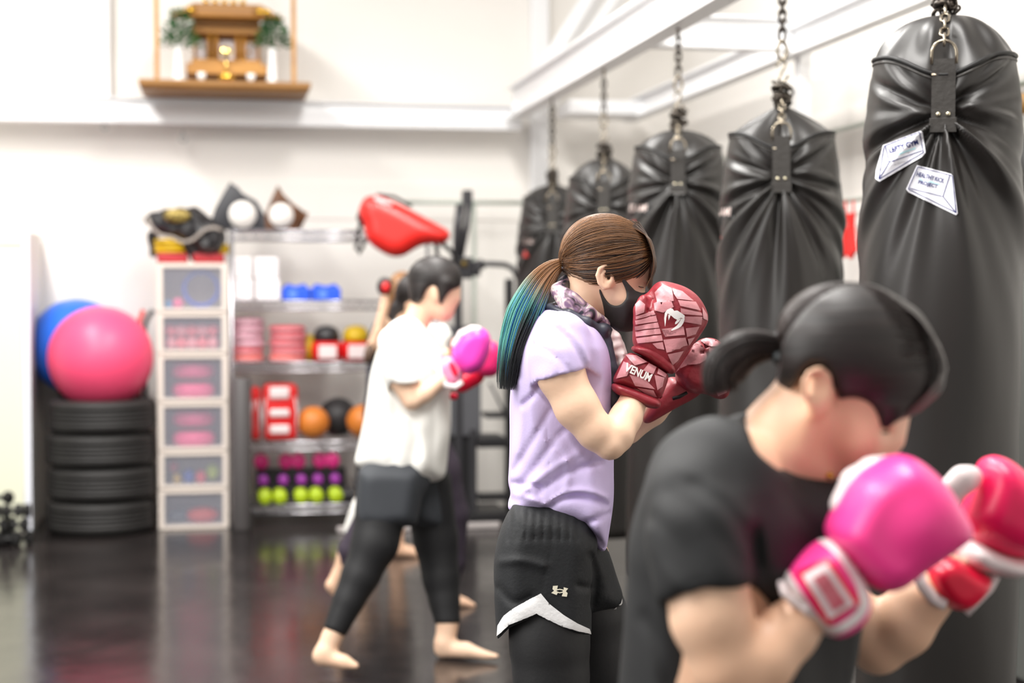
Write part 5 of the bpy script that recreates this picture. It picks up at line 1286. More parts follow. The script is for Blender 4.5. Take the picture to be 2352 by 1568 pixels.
# ---- burgundy gloves
def swell(cells, f=1.09, m=.8):
    out = []
    for c in cells:
        x = sum(p[0] for p in c)/len(c); y = sum(p[1] for p in c)/len(c); out.append([(x+(a-x)*f, y+(b-y)*f) for a, b in c])
    return out
pinkpan = mat('rose_panel_print', (206, 140, 146), .38, bump=.15, bscale=70)
def near_glove():
    s = SDF(D, .003); W = -.10
    s.puff([(1452, 800), (1453, 758), (1457, 720), (1461, 695), (1472, 679), (1486, 674), (1494, 664), (1502, 653), (1514, 645), (1528, 645), (1552, 654), (1580, 671), (1607, 692), (1624, 716), (1628, 733), (1620, 752), (1602, 778), (1582, 806), (1562, 836), (1548, 860), (1510, 850)], W, .058, 44, .01, it=2)
    s.ell(1560, 705, W-.012, 52, 44, .054, 30, .02)
    s.chain([(1470, 742, W-.035, 17), (1473, 712, W-.04, 18), (1480, 692, W-.038, 16)], .008)
    s.chain([(1496, 700, W-.052, 5), (1492, 690, W-.045, 5), (1497, 676, W-.03, 5)], .014, 's')
    s.ridge([(1497, 700), (1498, 690), (1512, 678)], 4, -.004, -1, W); s.ridge([(1497, 690), (1515, 686), (1530, 688)], 3, -.002, -1, W); s.ridge([(1488, 712), (1500, 730), (1502, 770)], 4, -.004, -1, W)
    g = s.build('boxing_glove', glove_red, PM, 2)
    bv = bvh_of([g])
    # faceted rose print on the shell
    cells = [[(1507, 672), (1523, 656), (1541, 664), (1546, 690), (1530, 692), (1512, 694)], [(1545, 664), (1566, 670), (1590, 690), (1556, 686), (1549, 676)], [(1559, 690), (1596, 694), (1606, 712), (1564, 702)], [(1612, 706), (1622, 722), (1624, 735), (1614, 730)],
             [(1505, 697), (1516, 692), (1520, 700), (1524, 691), (1534, 690), (1536, 701), (1541, 692), (1546, 704), (1524, 716), (1506, 712)],
             [(1463, 726), (1500, 714), (1504, 722), (1463, 732)], [(1462, 736), (1505, 725), (1508, 738), (1463, 744)], [(1461, 749), (1509, 741), (1512, 752), (1462, 757)], [(1463, 761), (1513, 755), (1516, 766), (1464, 772)], [(1465, 777), (1517, 770), (1520, 782), (1468, 787)], [(1500, 789), (1521, 786), (1525, 802), (1510, 799)],
             [(1521, 756), (1568, 750), (1571, 768), (1529, 772), (1560, 762)], [(1526, 781), (1572, 776), (1576, 792), (1568, 794), (1566, 784), (1558, 786), (1560, 800), (1552, 801), (1550, 788), (1542, 790), (1543, 806), (1533, 808)], [(1535, 814), (1568, 806), (1556, 826), (1545, 836)],
             [(1565, 708), (1608, 718), (1610, 724), (1566, 720)], [(1566, 726), (1610, 728), (1608, 744), (1572, 738)], [(1576, 754), (1604, 750), (1596, 766), (1578, 772)], [(1579, 778), (1594, 774), (1582, 792)], [(1461, 700), (1470, 690), (1480, 700), (1478, 716), (1462, 722)]]
    drape('rose_print', poly_bm(swell(cells)), bv, pinkpan, g, .0018, 4, True)
    k = 1/4.357
    fang = [[(640, 522), (634, 440), (642, 385), (668, 350), (690, 345), (672, 385), (656, 430), (650, 480)], [(678, 458), (676, 400), (702, 404), (692, 428)],
            [(668, 352), (700, 336), (722, 342), (735, 362), (765, 358), (800, 380), (838, 408), (834, 442), (800, 430), (765, 450), (735, 435), (710, 412), (690, 400), (670, 388)],
            [(838, 440), (826, 480), (805, 515), (770, 540), (712, 562), (700, 556), (758, 512), (788, 470), (804, 438)], [(742, 498), (744, 476), (765, 450), (802, 434), (785, 465), (760, 490)]]
    drape('snake_emblem', poly_bm([[(1380+a*k, 630+b*k) for a, b in f] for f in fang]), bv, mat('white_glove_print', (250, 246, 244), .4), g, .003, 3, True)
    s = SDF(D, .003)
    s.puff([(1447, 796), (1462, 791), (1490, 793), (1520, 805), (1545, 830), (1552, 852), (1546, 862), (1530, 856), (1500, 834), (1470, 815), (1450, 806)], W, .055, 12, .006, it=1)
    s.build('padded_ring', glove_red, g, 2)
    s = SDF(D, .003)
    s.puff([(1443, 806), (1470, 816), (1510, 838), (1534, 856), (1536, 868), (1528, 890), (1520, 912), (1510, 918), (1490, 912), (1455, 898), (1420, 884), (1404, 878), (1412, 860), (1428, 830)], W, .047, 22, .006, it=1)
    cf = s.build('cuff', glove_red, g, 2); bv = bvh_of([cf])
    cells = [[(1440, 816), (1462, 818), (1484, 832), (1458, 838)], [(1434, 832), (1450, 840), (1440, 862), (1418, 868)], [(1490, 836), (1506, 844), (1500, 858), (1478, 850)], [(1448, 862), (1478, 868), (1502, 892), (1460, 884)], [(1504, 862), (1524, 868), (1520, 886), (1510, 894)], [(1466, 890), (1500, 896), (1508, 910), (1492, 908)], [(1512, 848), (1530, 860), (1526, 866), (1510, 858)]]
    drape('rose_print', poly_bm(swell(cells)), bv, pinkpan, g, .0018, 4, True)
    drape('lettering', text_bm('VENUM', (1434, 851), (1491, 877), 19, .035), bv, mat('white_glove_print', (250, 246, 244), .4), g, .0034, 2)
    for ln, w_ in (([(1443, 806), (1475, 818), (1510, 838), (1536, 858)], .003), ([(1404, 879), (1455, 899), (1510, 918)], .003), ([(1536, 860), (1534, 880), (1522, 908), (1512, 917)], .003)):
        pts = []
        for a, b in chaikin(ln, 2, False):
            h = bv.ray_cast(CAM, (P(a, b, 1)-CAM).normalized())[0]
            if h: pts.append(h)
        if len(pts) > 2: MB().tube(pts, .0022, 6).done('edge_binding', glove_red, g, True)
    s = SDF(D, .003)
    s.puff([(1401, 882), (1414, 876), (1470, 894), (1520, 916), (1516, 940), (1484, 936), (1444, 918), (1406, 900)], W, .052, 13, .004, it=1)
    s.build('cuff_rim', glove_red, g, 2)
near_glove()
s = SDF(D, .0035); W = .06
s.puff([(1548, 860), (1560, 836), (1580, 808), (1596, 788), (1606, 780), (1622, 774), (1645, 777), (1662, 792), (1676, 830), (1680, 870), (1676, 905), (1664, 917), (1645, 917), (1628, 906), (1608, 903), (1590, 905), (1560, 890)], W, .055, 28, .01)
s.chain([(1560, 850, W-.03, 12), (1590, 812, W-.04, 18), (1606, 800, W-.04, 16)], .01)
s.chain([(1612, 806, W-.045, 5), (1622, 795, W-.04, 5), (1628, 830, W-.045, 4)], .012, 's')
for q in range(4): s.ridge([(1575+q*10, 838-q*9), (1590+q*8, 834-q*9)], 3, -.002, -1, W-.01)
fg = s.build('boxing_glove', glove_red, PM, 2); bv = bvh_of([fg])
drape('rose_print', poly_bm([[(1552, 856), (1566, 836), (1582, 812), (1596, 792), (1612, 794), (1622, 806), (1622, 826), (1604, 836), (1580, 838), (1562, 846)], [(1608, 784), (1622, 778), (1644, 782), (1656, 796), (1634, 796), (1618, 790)], [(1628, 800), (1656, 802), (1664, 824), (1640, 830), (1630, 816)], [(1640, 838), (1668, 834), (1672, 866), (1650, 872)], [(1636, 878), (1670, 874), (1668, 900), (1650, 908)]]), bv, pinkpan, fg, .0018, 4, True)
s = SDF(D, .0035)
s.puff([(1535, 862), (1560, 868), (1600, 858), (1618, 872), (1616, 900), (1590, 918), (1550, 938), (1510, 962), (1488, 974), (1473, 972), (1482, 948), (1505, 900)], .09, .045, 22, .01)
s.build('cuff', glove_red, fg, 2)
MB().tube([P(1545, 915, D+.045), P(1560, 911, D+.045), P(1578, 901, D+.046)], .004, 6).done('vent_slot', mat('slot_black', (16, 12, 12), .6), fg, True)

# ------------------------------------------------------------------ nearest person: black t-shirt, hot pink gloves
D = 2.12
PN = empty('person', (P(1700, 1400, D).x, P(1700, 1400, D).y, 0), 'person in black t-shirt nearest the camera, head down behind hot pink gloves', 'person')
def n_head(s, g=0):
    s.ell(1962, 812, 0, 166, 134, .076, 25, .01, grow=g)
    s.puff([(1830, 900), (1860, 780), (1960, 740), (2080, 820), (2105, 900), (2092, 950), (2086, 975), (2080, 1010), (2078, 1030), (2066, 1038), (2054, 1042), (2050, 1056), (2040, 1062), (2036, 1080), (2010, 1110), (1975, 1122), (1940, 1112), (1905, 1080), (1880, 1040), (1850, 980)], 0, .07, 110, .02, grow=g, tfn=lambda u, v: 1-.5*np.clip((u-1990)/100, 0, 1)**1.3-.3*np.clip((v-1020)/100, 0, 1))
s = SDF(D, .0055)
n_head(s)
s.chain([(1845, 930, .0, 84), (1800, 1000, 0, 92), (1745, 1080, 0, 120)], .03, sz=.95)
s.ell(1884, 896, -.080, 31, 54, .018, -8, .01); s.ell(1884, 890, -.100, 16, 30, .010, -8, .006, 's')
s.chain([(1874, 944, -.086, 11), (1850, 912, -.096, 10), (1846, 876, -.098, 10), (1862, 852, -.098, 10), (1886, 846, -.096, 10), (1906, 862, -.092, 9), (1910, 890, -.086, 6)], .006)
s.ell(2025, 985, -.045, 20, 10, .016, 15, .012, 's'); s.ell(2020, 990, -.036, 20, 12, .016, 20, .003)
s.chain([(1860, 960, -.055, 26), (1830, 1030, -.045, 30), (1880, 1095, -.02, 24)], .03)
s.chain([(1650, 1120, -.09, 150), (1640, 1280, -.08, 170), (1640, 1450, -.07, 175), (1640, 1600, -.07, 180), (1600, 1800, -.08, 185)], .04)
s.chain([(1680, 1140, .09, 140), (1680, 1280, .08, 165), (1680, 1450, .07, 170), (1680, 1600, .07, 175), (1640, 1800, .08, 180)], .04)
s.chain([(1590, 1180, -.17, 92), (1618, 1300, -.2, 96), (1635, 1420, -.215, 92), (1672, 1530, -.22, 80), (1705, 1580, -.22, 66)], .02)
s.chain([(1708, 1582, -.22, 64), (1745, 1520, -.215, 76), (1812, 1450, -.195, 66), (1858, 1402, -.175, 55), (1920, 1345, -.165, 42)], .008)
s.chain([(1760, 1180, .17, 80), (1880, 1340, .19, 80), (2015, 1482, .185, 66)], .02)
s.chain([(2018, 1486, .185, 60), (2070, 1435, .17, 72), (2120, 1375, .16, 62), (2180, 1320, .15, 50)], .008)
# hips and legs (below the frame)
s.chain([(1560, 1950, -.08, 170), (1760, 2300, -.1, 120), (1700, 2520, -.11, 95), (1640, 2880, -.12, 50)], .04)
s.chain([(1640, 2890, -.12, 50), (1640, 2985, -.12, 46), (1750, 3010, -.12, 36), (1850, 3030, -.12, 22)], .02)
s.chain([(1600, 1950, .08, 165), (1900, 2280, .1, 115), (1900, 2500, .12, 88), (1900, 2650, .12, 50)], .04)
s.chain([(1900, 2650, .12, 50), (1900, 2690, .12, 44), (2000, 2715, .12, 34), (2080, 2735, .12, 20)], .02)
s.build('body', skin_b, PN, 3)
MB().tube([P(2012, 990, D-.062), P(2026, 993, D-.056), P(2040, 992, D-.048)], .0016, 5).done('eyelashes', mat('lash_black', (28, 20, 18), .6), PN, True)
dark_hair = streak_mat('dark_hair', (20, 16, 15), (40, 31, 29), (9, 9, 120), .5, .3)
s = SDF(D, .0055)
s.ell(1968, 800, 0, 184, 148, .092, 22, .01); s.ell(1890, 820, 0, 96, 106, .086, 0, .08)
s.chain([(2100, 790, 0, 66), (2112, 860, -.01, 60), (2080, 915, -.02, 40)], .03, sz=1.1)
s.chain([(2070, 890, -.045, 46), (2044, 940, -.062, 30), (2030, 985, -.066, 12)], .03)
s.prism([(1795, 790), (1822, 742), (1862, 695), (1915, 662), (1970, 646), (2030, 650), (2085, 680), (2130, 735), (2160, 795), (2175, 850), (2168, 900), (2140, 940), (2092, 957), (2058, 972), (2030, 994), (2012, 962), (1998, 924), (1962, 912), (1940, 914), (1926, 924), (1918, 890), (1908, 846), (1884, 830), (1856, 838), (1838, 866), (1826, 888), (1797, 916), (1780, 880), (1790, 840)], 'int', it=1)
hn = s.build('hair', dark_hair, PN, 2)
def dcol(t, rs): return np.tile(lin((40, 31, 29))*rs.uniform(.5, 1.9), (len(t), 1))
HN = (1968, 800, 0, 187, 151, .094, 22)
S = scalp_strands(D, HN, (1800, 800, 0), [(2150, 860, -.03), (2120, 770, -.05), (2060, 700, -.05), (1990, 662, -.03), (1930, 665, -.03)], 300, .0010, dcol, 1.008, 11, endspread=14)
S += scalp_strands(D, HN, (1800, 805, 0), [(2110, 880, -.06), (2050, 888, -.08), (1990, 872, -.09), (1940, 850, -.094), (1900, 828, -.094)], 350, .0010, dcol, 1.005, 12, endspread=14)
S += scalp_strands(D, HN, (1800, 800, 0), [(2150, 860, .03), (2060, 700, .06), (1960, 700, .08), (1990, 900, .09)], 150, .0010, dcol, 1.008, 13, endspread=14)
S += scalp_strands(D, HN, (1802, 815, 0), [(1845, 880, -.07), (1810, 905, -.04), (1795, 912, 0)], 80, .0010, dcol, 1.0, 15, endspread=10)
for k in range(160):
    rs = np.random.RandomState(700+k); w0 = rs.uniform(-.07, .06); q = math.sqrt(max(0, 1-(w0/.085)**2)); e_ = rs.uniform(0, 1)
    pts = bez([(2040, 672+30*(1-q), w0*.7), (2105+10*q, 730, w0), (2130+32*q, 800, w0), (2138+32*q, 870, w0), (2075+50*q*e_, 925+30*(1-e_), w0), (2030+70*e_, 985-40*e_, w0*.9)], 14)
    S.append((np.array([C3(a, b, D+c) for a, b, c in pts]), .0012, dcol(pts[:, 0], rs)))
strands('hair_strands', S, hair_attr, hn)
S = tuft(D, [(1800, 800, 0), (1755, 795, 0), (1710, 805, -.005), (1672, 835, -.01), (1655, 870, -.015), (1658, 905, -.015)], lambda t: 20+30*math.sin(min(1, t*1.5)*math.pi/2)*(1-.5*max(0, t-.7)/.3), lambda t: .012+.02*min(1, t*2), 520, .0013, lambda tt, ox, oz, rs: dcol(tt, rs), 16, seed=21)
strands('ponytail', S, hair_attr, PN)
MB().tube([P(1791+math.cos(a)*8, 800+math.sin(a)*28, D+.017*math.cos(a+1.57)) for a in np.linspace(0, 6.28, 18)[:-1]], .008, 8, closed=True).done('hair_tie', mat('black_tie', (34, 40, 42), .5), PN, True)
MB().ball(P(1905, 1092, D-.035), .005, 2).done('pendant', gold, PN, True)
blk_t = cloth('black_jersey', (18, 19, 21), .72, .06, 200)
s = SDF(D, .0055)
s.puff([(1712, 962), (1662, 982), (1604, 1001), (1550, 1024), (1512, 1056), (1488, 1106), (1476, 1180), (1476, 1273), (1456, 1371), (1440, 1480), (1430, 1600), (1425, 1760), (1900, 1760), (1930, 1620), (1952, 1560), (1975, 1450), (1990, 1350), (2000, 1250), (1990, 1160), (1950, 1108), (1900, 1102), (1850, 1090), (1795, 1072), (1745, 1035)], .0, .205, 150, .02,
       tfn=lambda u, v: np.interp(v, [960, 1020, 1100, 1250, 1450, 1700], [.5, .72, .92, .92, .86, .9])*(1-.5*np.clip((u-1660)/260, 0, 1)))
dress(s, [[(1650, 1120, -.09, 150), (1640, 1280, -.08, 170), (1640, 1450, -.07, 175), (1640, 1600, -.07, 180), (1610, 1760, -.08, 184)], [(1680, 1140, .09, 140), (1680, 1280, .08, 165), (1680, 1450, .07, 170), (1680, 1600, .07, 175), (1640, 1760, .08, 180)], [(1745, 1080, 0, 118), (1745, 1100, 0, 118)]], .03, .008)
s.chain([(1590, 1150, -.155, 106), (1600, 1230, -.185, 112), (1618, 1330, -.205, 112), (1640, 1440, -.215, 108)], .03)
s.chain([(1760, 1180, .17, 88), (1850, 1300, .185, 88)], .02)
s.chain([(1800, 1160, .15, 90), (1860, 1280, .18, 92)], .03)
s.prism([(1440, 1560), (1500, 1404), (1527, 1385), (1570, 1364), (1628, 1352), (1716, 1348), (1790, 1400), (1790, 1640), (1440, 1640)], 'sub', (-.6, -.165), it=0)
s.prism([(1712, 950), (1722, 1000), (1736, 1036), (1770, 1062), (1820, 1090), (1870, 1104), (1930, 1108), (2040, 1060), (2000, 940)], 'sub', it=1)
for ln, wd, am in (([(1500, 1190), (1560, 1240), (1620, 1330)], 16, -.007), ([(1540, 1130), (1620, 1190), (1700, 1300)], 16, -.006), ([(1600, 1110), (1700, 1180), (1760, 1330), (1780, 1450)], 18, -.008), ([(1560, 1080), (1650, 1120), (1720, 1200)], 14, .005), ([(1500, 1260), (1530, 1320), (1590, 1360)], 12, .005), ([(1735, 1220), (1740, 1320), (1725, 1400)], 14, -.012), ([(1480, 1420), (1520, 1480), (1530, 1568)], 18, -.008), ([(1800, 1120), (1850, 1200), (1900, 1230)], 14, -.005), ([(1506, 1378), (1560, 1352), (1628, 1334), (1706, 1334)], 4, -.002)):
    s.ridge(ln, wd, am*.55, -1, -.03)
s.noise(.002, 32, 12)
s.build('t_shirt', blk_t, PN, 2)
s = SDF(D, .008)
dress(s, [[(1560, 1950, -.08, 170), (1760, 2300, -.1, 120), (1700, 2520, -.11, 95), (1645, 2850, -.12, 52)], [(1600, 1950, .08, 165), (1900, 2280, .1, 115), (1900, 2500, .12, 88), (1900, 2610, .12, 60)]], .04, .008)
s.chain([(1540, 1740, -.07, 182), (1600, 2000, -.09, 172), (1740, 2280, -.1, 134), (1720, 2380, -.1, 112), (1692, 2560, -.11, 92), (1640, 2850, -.12, 58)], .05)
s.chain([(1600, 1740, .07, 178), (1680, 2000, .09, 165), (1880, 2270, .11, 126), (1900, 2400, .12, 104), (1900, 2600, .12, 62)], .05)
s.build('leggings', cloth('black_leggings', (26, 26, 28), .6, .04), PN, 2)
def pink_glove_near():
    s = SDF(D, .0045); W = -.165
    s.puff([(1892, 1225), (1908, 1190), (1934, 1136), (1962, 1094), (1996, 1068), (2036, 1048), (2056, 1042), (2080, 1042), (2112, 1056), (2154, 1096), (2196, 1160), (2222, 1200), (2228, 1214), (2226, 1232), (2206, 1248), (2159, 1276), (2108, 1314), (2075, 1342), (2044, 1358), (2022, 1358), (2002, 1348), (1962, 1318), (1918, 1262)], W, .080, 62, .01, it=1)
    s.ell(2090, 1190, W-.006, 82, 80, .078, 50, .03)
    g = s.build('boxing_glove', glove_pink, PN, 3)
    s = SDF(D, .0045)
    s.chain([(1935, 1160, W+.015, 30), (1965, 1108, W+.02, 34), (2005, 1080, W+.02, 32), (2035, 1068, W+.02, 24)], .01, sz=1.2)
    s.build('thumb', glove_white, g, 2)
    s = SDF(D, .0045)
    s.puff([(1905, 1235), (1926, 1250), (1962, 1300), (1990, 1345), (1996, 1380), (1985, 1420), (1962, 1438), (1936, 1456), (1915, 1464), (1888, 1452), (1860, 1426), (1830, 1392), (1808, 1362), (1788, 1350), (1800, 1322), (1814, 1300), (1850, 1270), (1885, 1240)], W, .066, 40, .006, it=2)
    cf = s.build('cuff', glove_pink, g, 2); bv = bvh_of([cf])
    def band(nm, ln, wd, m, off=.0015, parent=g): 
        return drape(nm, poly_bm(line_polys([[tuple(x) for x in chaikin(ln, 2, False)]], wd)), bv, m, parent, off, 8, True)
    band('white_piping', [(1887, 1234), (1925, 1262), (1965, 1320), (1984, 1360), (1984, 1400), (1960, 1426), (1915, 1450), (1890, 1440), (1845, 1385), (1800, 1310)], 22, glove_white)
    band('white_piping', [(1797, 1330), (1840, 1395), (1895, 1452)], 22, glove_white)
    drape('red_panel', poly_bm([[(1830, 1316), (1905, 1282), (1976, 1382), (1902, 1434)]]), bv, glove_redpink, g, .0026, 8, True)
    pt_ = drape('label_patch', poly_bm([[(1846, 1324), (1901, 1296), (1962, 1386), (1906, 1420)]]), bv, mat('silver_label', (226, 206, 208), .4), g, .0036, 8, True)
    drape('label_print', poly_bm([[(1868, 1330), (1897, 1315), (1944, 1384), (1912, 1402)]]), bv, mat('rose_label_print', (206, 120, 130), .5, col2=(190, 84, 100), cscale=90), pt_, .0046, 8, True)
    s = SDF(D, .0045)
    s.chain([(1793, 1338, W-.03, 11), (1800, 1362, W-.055, 11), (1850, 1402, W-.055, 12), (1890, 1440, W-.03, 11)], .01)
    s.build('cuff_rim', glove_white, g, 2)
pink_glove_near()
s = SDF(D, .0048); W = .17
s.puff([(2212, 1200), (2214, 1168), (2228, 1130), (2244, 1092), (2250, 1062), (2268, 1046), (2292, 1042), (2328, 1060), (2370, 1100), (2402, 1160), (2408, 1220), (2394, 1262), (2352, 1282), (2300, 1276), (2258, 1256), (2228, 1228)], W, .078, 72, .01)
g2 = s.build('boxing_glove', mat('deep_pink_glove', (248, 24, 96), .33), PN, 3)
s = SDF(D, .0045)
s.chain([(2186, 1150, W-.03, 22), (2190, 1122, W-.035, 30), (2212, 1102, W-.035, 33), (2230, 1096, W-.03, 28)], .01); s.build('thumb', glove_white, g2, 2)
s = SDF(D, .005)
s.puff([(2196, 1262), (2228, 1230), (2260, 1252), (2310, 1272), (2360, 1280), (2400, 1270), (2396, 1300), (2352, 1318), (2306, 1326), (2270, 1312), (2230, 1308), (2205, 1290)], W+.0, .07, 26, .01); s.build('palm_panel', glove_white, g2, 2)
s = SDF(D, .0048)
s.puff([(2110, 1302), (2150, 1268), (2190, 1272), (2236, 1306), (2282, 1320), (2262, 1350), (2222, 1394), (2196, 1402), (2160, 1390), (2126, 1350)], W-.01, .062, 32, .006)
c2 = s.build('cuff', glove_redpink, g2, 2)
MB().tube([P(u, v, D+W-.055) for u, v in ((2106, 1310), (2118, 1344), (2145, 1375), (2172, 1388))], .009, 8, flat=.7).done('white_piping', glove_white, g2, True)
MB().tube([P(u, v, D+W-.02) for u, v in ((2288, 1322), (2272, 1352), (2240, 1384), (2218, 1408))], .007, 8, flat=.7).done('strap_end', glove_white, g2, True)

# ------------------------------------------------------------------ person in the loose white t-shirt
D = 6.02
PW = empty('person', (P(920, 1200, D).x, P(920, 1200, D).y, 0), 'barefoot person in loose white t-shirt, black shorts over leggings and pink gloves, mid stance', 'person')
s = SDF(D, .0075)
s.ell(1002, 650, 0, 53, 52, .072, 10, .01)
s.puff([(955, 660), (980, 610), (1030, 610), (1054, 640), (1057, 672), (1061, 690), (1050, 700), (1046, 712), (1042, 726), (1032, 738), (1012, 740), (992, 728), (972, 706)], 0, .066, 36, .02, tfn=lambda u, v: 1-.4*np.clip((u-1020)/40, 0, 1))
s.chain([(968, 706, 0, 27), (956, 740, 0, 32)], .03)
s.ell(998, 676, -.078, 9, 21, .012, -10, .01); s.ell(998, 674, -.09, 4, 11, .006, -10, .006, 's')
s.chain([(925, 790, -.08, 40), (925, 950, -.06, 60), (925, 1090, -.07, 62)], .05); s.chain([(935, 790, .08, 40), (935, 950, .06, 60), (935, 1090, .07, 62)], .05)
s.chain([(905, 790, -.16, 28), (920, 870, -.2, 28), (945, 920, -.21, 22)], .02); s.chain([(946, 921, -.21, 20), (975, 902, -.19, 22), (1010, 874, -.16, 18), (1030, 860, -.15, 16)], .01)
s.chain([(960, 800, .16, 26), (1010, 890, .18, 22), (1060, 870, .14, 18), (1090, 850, .12, 16)], .01)
s.chain([(885, 1120, -.1, 55), (862, 1250, -.14, 42), (830, 1320, -.16, 34), (775, 1440, -.2, 21), (765, 1460, -.2, 21)], .04)
s.chain([(762, 1458, -.2, 21), (748, 1496, -.21, 24), (740, 1506, -.21, 22), (790, 1519, -.23, 17), (818, 1529, -.24, 9)], .025)
s.chain([(975, 1110, .1, 52), (1000, 1240, .12, 42), (1012, 1330, .1, 34), (1028, 1430, .06, 22)], .04)
s.chain([(1028, 1430, .06, 23), (1022, 1478, .05, 25), (1018, 1490, .05, 20), (1070, 1492, .02, 19), (1112, 1503, 0, 11), (1140, 1507, -.01, 7)], .025)
s.build('body', skin_a, PW, 3)
for cu, cv, w0, du, dv in ((826, 1532, -.24, -7, 1.2), (1146, 1506, -.01, -7, -.2)):
    pass
s = SDF(D, .0065)
s.ell(1000, 640, 0, 64, 54, .09, 10, .01); s.ell(975, 670, 0, 36, 44, .08, 0, .02); s.chain([(1024, 652, -.062, 20), (1018, 680, -.068, 12), (1014, 702, -.066, 5)], .012)
s.prism([(936, 692), (930, 640), (946, 604), (984, 585), (1028, 587), (1052, 603), (1060, 630), (1062, 656), (1045, 664), (1030, 670), (1020, 688), (1013, 704), (1006, 690), (1004, 668), (1000, 655), (990, 656), (978, 665), (970, 690), (955, 700)], 'int', it=1)
s.build('hair', dark_hair, PW, 2)
wht = cloth('white_jersey', (244, 242, 236), .75, .05)
s = SDF(D, .0075)
s.puff([(950, 712), (922, 722), (886, 749), (866, 794), (856, 853), (845, 920), (834, 975), (818, 1045), (813, 1068), (850, 1084), (920, 1098), (1018, 1106), (1026, 1070), (1034, 1004), (1033, 940), (1031, 880), (1022, 810), (1000, 772), (985, 752)], 0, .165, 60, .02, tfn=lambda u, v: np.interp(v, [710, 760, 820, 950, 1100], [.5, .8, .95, .95, 1.0]))
dress(s, [[(925, 790, -.08, 40), (925, 950, -.06, 60), (925, 1050, -.07, 60)], [(935, 790, .08, 40), (935, 950, .06, 60), (935, 1050, .07, 60)], [(905, 790, -.16, 28), (920, 870, -.2, 28)], [(960, 800, .16, 26), (990, 860, .175, 23)]], .04, .014)
s.chain([(905, 795, -.15, 36), (915, 840, -.18, 38), (932, 890, -.2, 40)], .03); s.chain([(950, 800, .15, 34), (980, 850, .18, 36)], .03)
s.prism([(880, 960), (903, 881), (938, 880), (974, 877), (1000, 960)], 'sub', (-.6, -.172), it=0)
s.prism([(945, 700), (958, 730), (975, 752), (1000, 762), (1010, 700)], 'sub', it=1)
for ln, wd, am in (([(900, 880), (912, 960), (900, 1060)], 9, -.014), ([(945, 960), (955, 1020), (940, 1090)], 9, -.014), ([(985, 900), (1000, 980), (990, 1090)], 8, -.012), ([(960, 790), (965, 850), (975, 875)], 8, -.016), ([(920, 980), (925, 1040), (920, 1090)], 8, .01), ([(970, 980), (975, 1040), (968, 1090)], 8, .01)): s.ridge(ln, wd, am*.45, -1, -.02)
s.noise(.005, 22, 3)
s.build('t_shirt', wht, PW, 2)
s = SDF(D, .0075)
s.puff([(826, 1060), (822, 1120), (820, 1170), (822, 1206), (880, 1212), (946, 1207), (958, 1212), (968, 1150), (975, 1100), (970, 1060)], -.1, .12, 36, .02, it=1)
s.puff([(900, 1060), (1008, 1060), (1016, 1110), (1022, 1170), (1024, 1212), (960, 1214), (930, 1150)], .1, .11, 34, .03, it=1)
dress(s, [[(885, 1110, -.1, 55), (874, 1180, -.12, 50)], [(975, 1100, .1, 54), (990, 1185, .12, 48)], [(925, 1060, -.07, 60), (925, 1095, -.07, 60)], [(935, 1060, .07, 58), (940, 1095, .07, 58)]], .02, .008)
s.prism([(790, 1212), (960, 1214), (1060, 1216), (1060, 1300), (790, 1300)], 'sub', it=0)
s.build('shorts', cloth('charcoal_shorts', (52, 55, 60), .7, .05), PW, 2)
s = SDF(D, .0075)
s.chain([(880, 1150, -.11, 60), (862, 1240, -.14, 49), (828, 1320, -.16, 38), (800, 1375, -.18, 31), (768, 1440, -.2, 20)], .04)
s.chain([(985, 1110, .1, 50), (1003, 1230, .12, 43), (1014, 1320, .1, 35), (1022, 1380, .08, 29), (1028, 1424, .06, 24)], .04)
dress(s, [[(885, 1120, -.1, 55), (862, 1250, -.14, 42), (830, 1320, -.16, 34), (775, 1440, -.2, 21)], [(975, 1110, .1, 52), (1000, 1240, .12, 42), (1012, 1330, .1, 34), (1028, 1430, .06, 22)]], .03, .009)
s.prism([(720, 1470), (740, 1440), (777, 1454), (800, 1470), (790, 1560), (720, 1560)], 'sub', it=0)
s.prism([(990, 1433), (1060, 1431), (1060, 1500), (990, 1500)], 'sub', it=0)
s.build('leggings', cloth('black_leggings', (24, 24, 26), .6, .04), PW, 2)
gp_ = mat('magenta_pink_glove', (250, 70, 190), .35)
s = SDF(D, .006); W = -.13
s.puff([(1034, 808), (1048, 782), (1064, 763), (1088, 750), (1112, 752), (1128, 770), (1128, 800), (1118, 828), (1104, 852), (1070, 864), (1046, 840)], W, .07, 26, .01); gA = s.build('boxing_glove', gp_, PW, 2)
s = SDF(D, .006); s.chain([(1045, 792, W-.01, 9), (1062, 768, W-.02, 11), (1085, 757, W-.02, 10), (1100, 756, W-.02, 8)], .02, sz=2); s.build('thumb', glove_white, gA, 2)
s = SDF(D, .006); s.puff([(1000, 836), (1028, 814), (1046, 822), (1062, 842), (1067, 862), (1058, 880), (1040, 890), (1020, 884), (1008, 862)], W, .055, 18, .01); s.build('cuff', mat('light_pink_cuff', (250, 150, 186), .4), gA, 2)
s = SDF(D, .006); s.puff([(1026, 826), (1038, 824), (1052, 850), (1056, 866), (1044, 872), (1034, 850)], W-.052, .012, 8, .005); s.build('label_patch', glove_redpink, gA, 2)
MB().tube([P(u, v, D+W-.05) for u, v in ((1004, 838), (1012, 862), (1024, 884), (1046, 888), (1062, 876))], .011, 8, flat=.6).done('white_piping', glove_white, gA, True)
s = SDF(D, .006); s.puff([(1098, 810), (1112, 786), (1130, 780), (1146, 790), (1153, 815), (1150, 852), (1132, 868), (1100, 864), (1084, 850)], .1, .07, 24, .01); gB = s.build('boxing_glove', mat('rose_pink_glove', (250, 50, 130), .35), PW, 2)
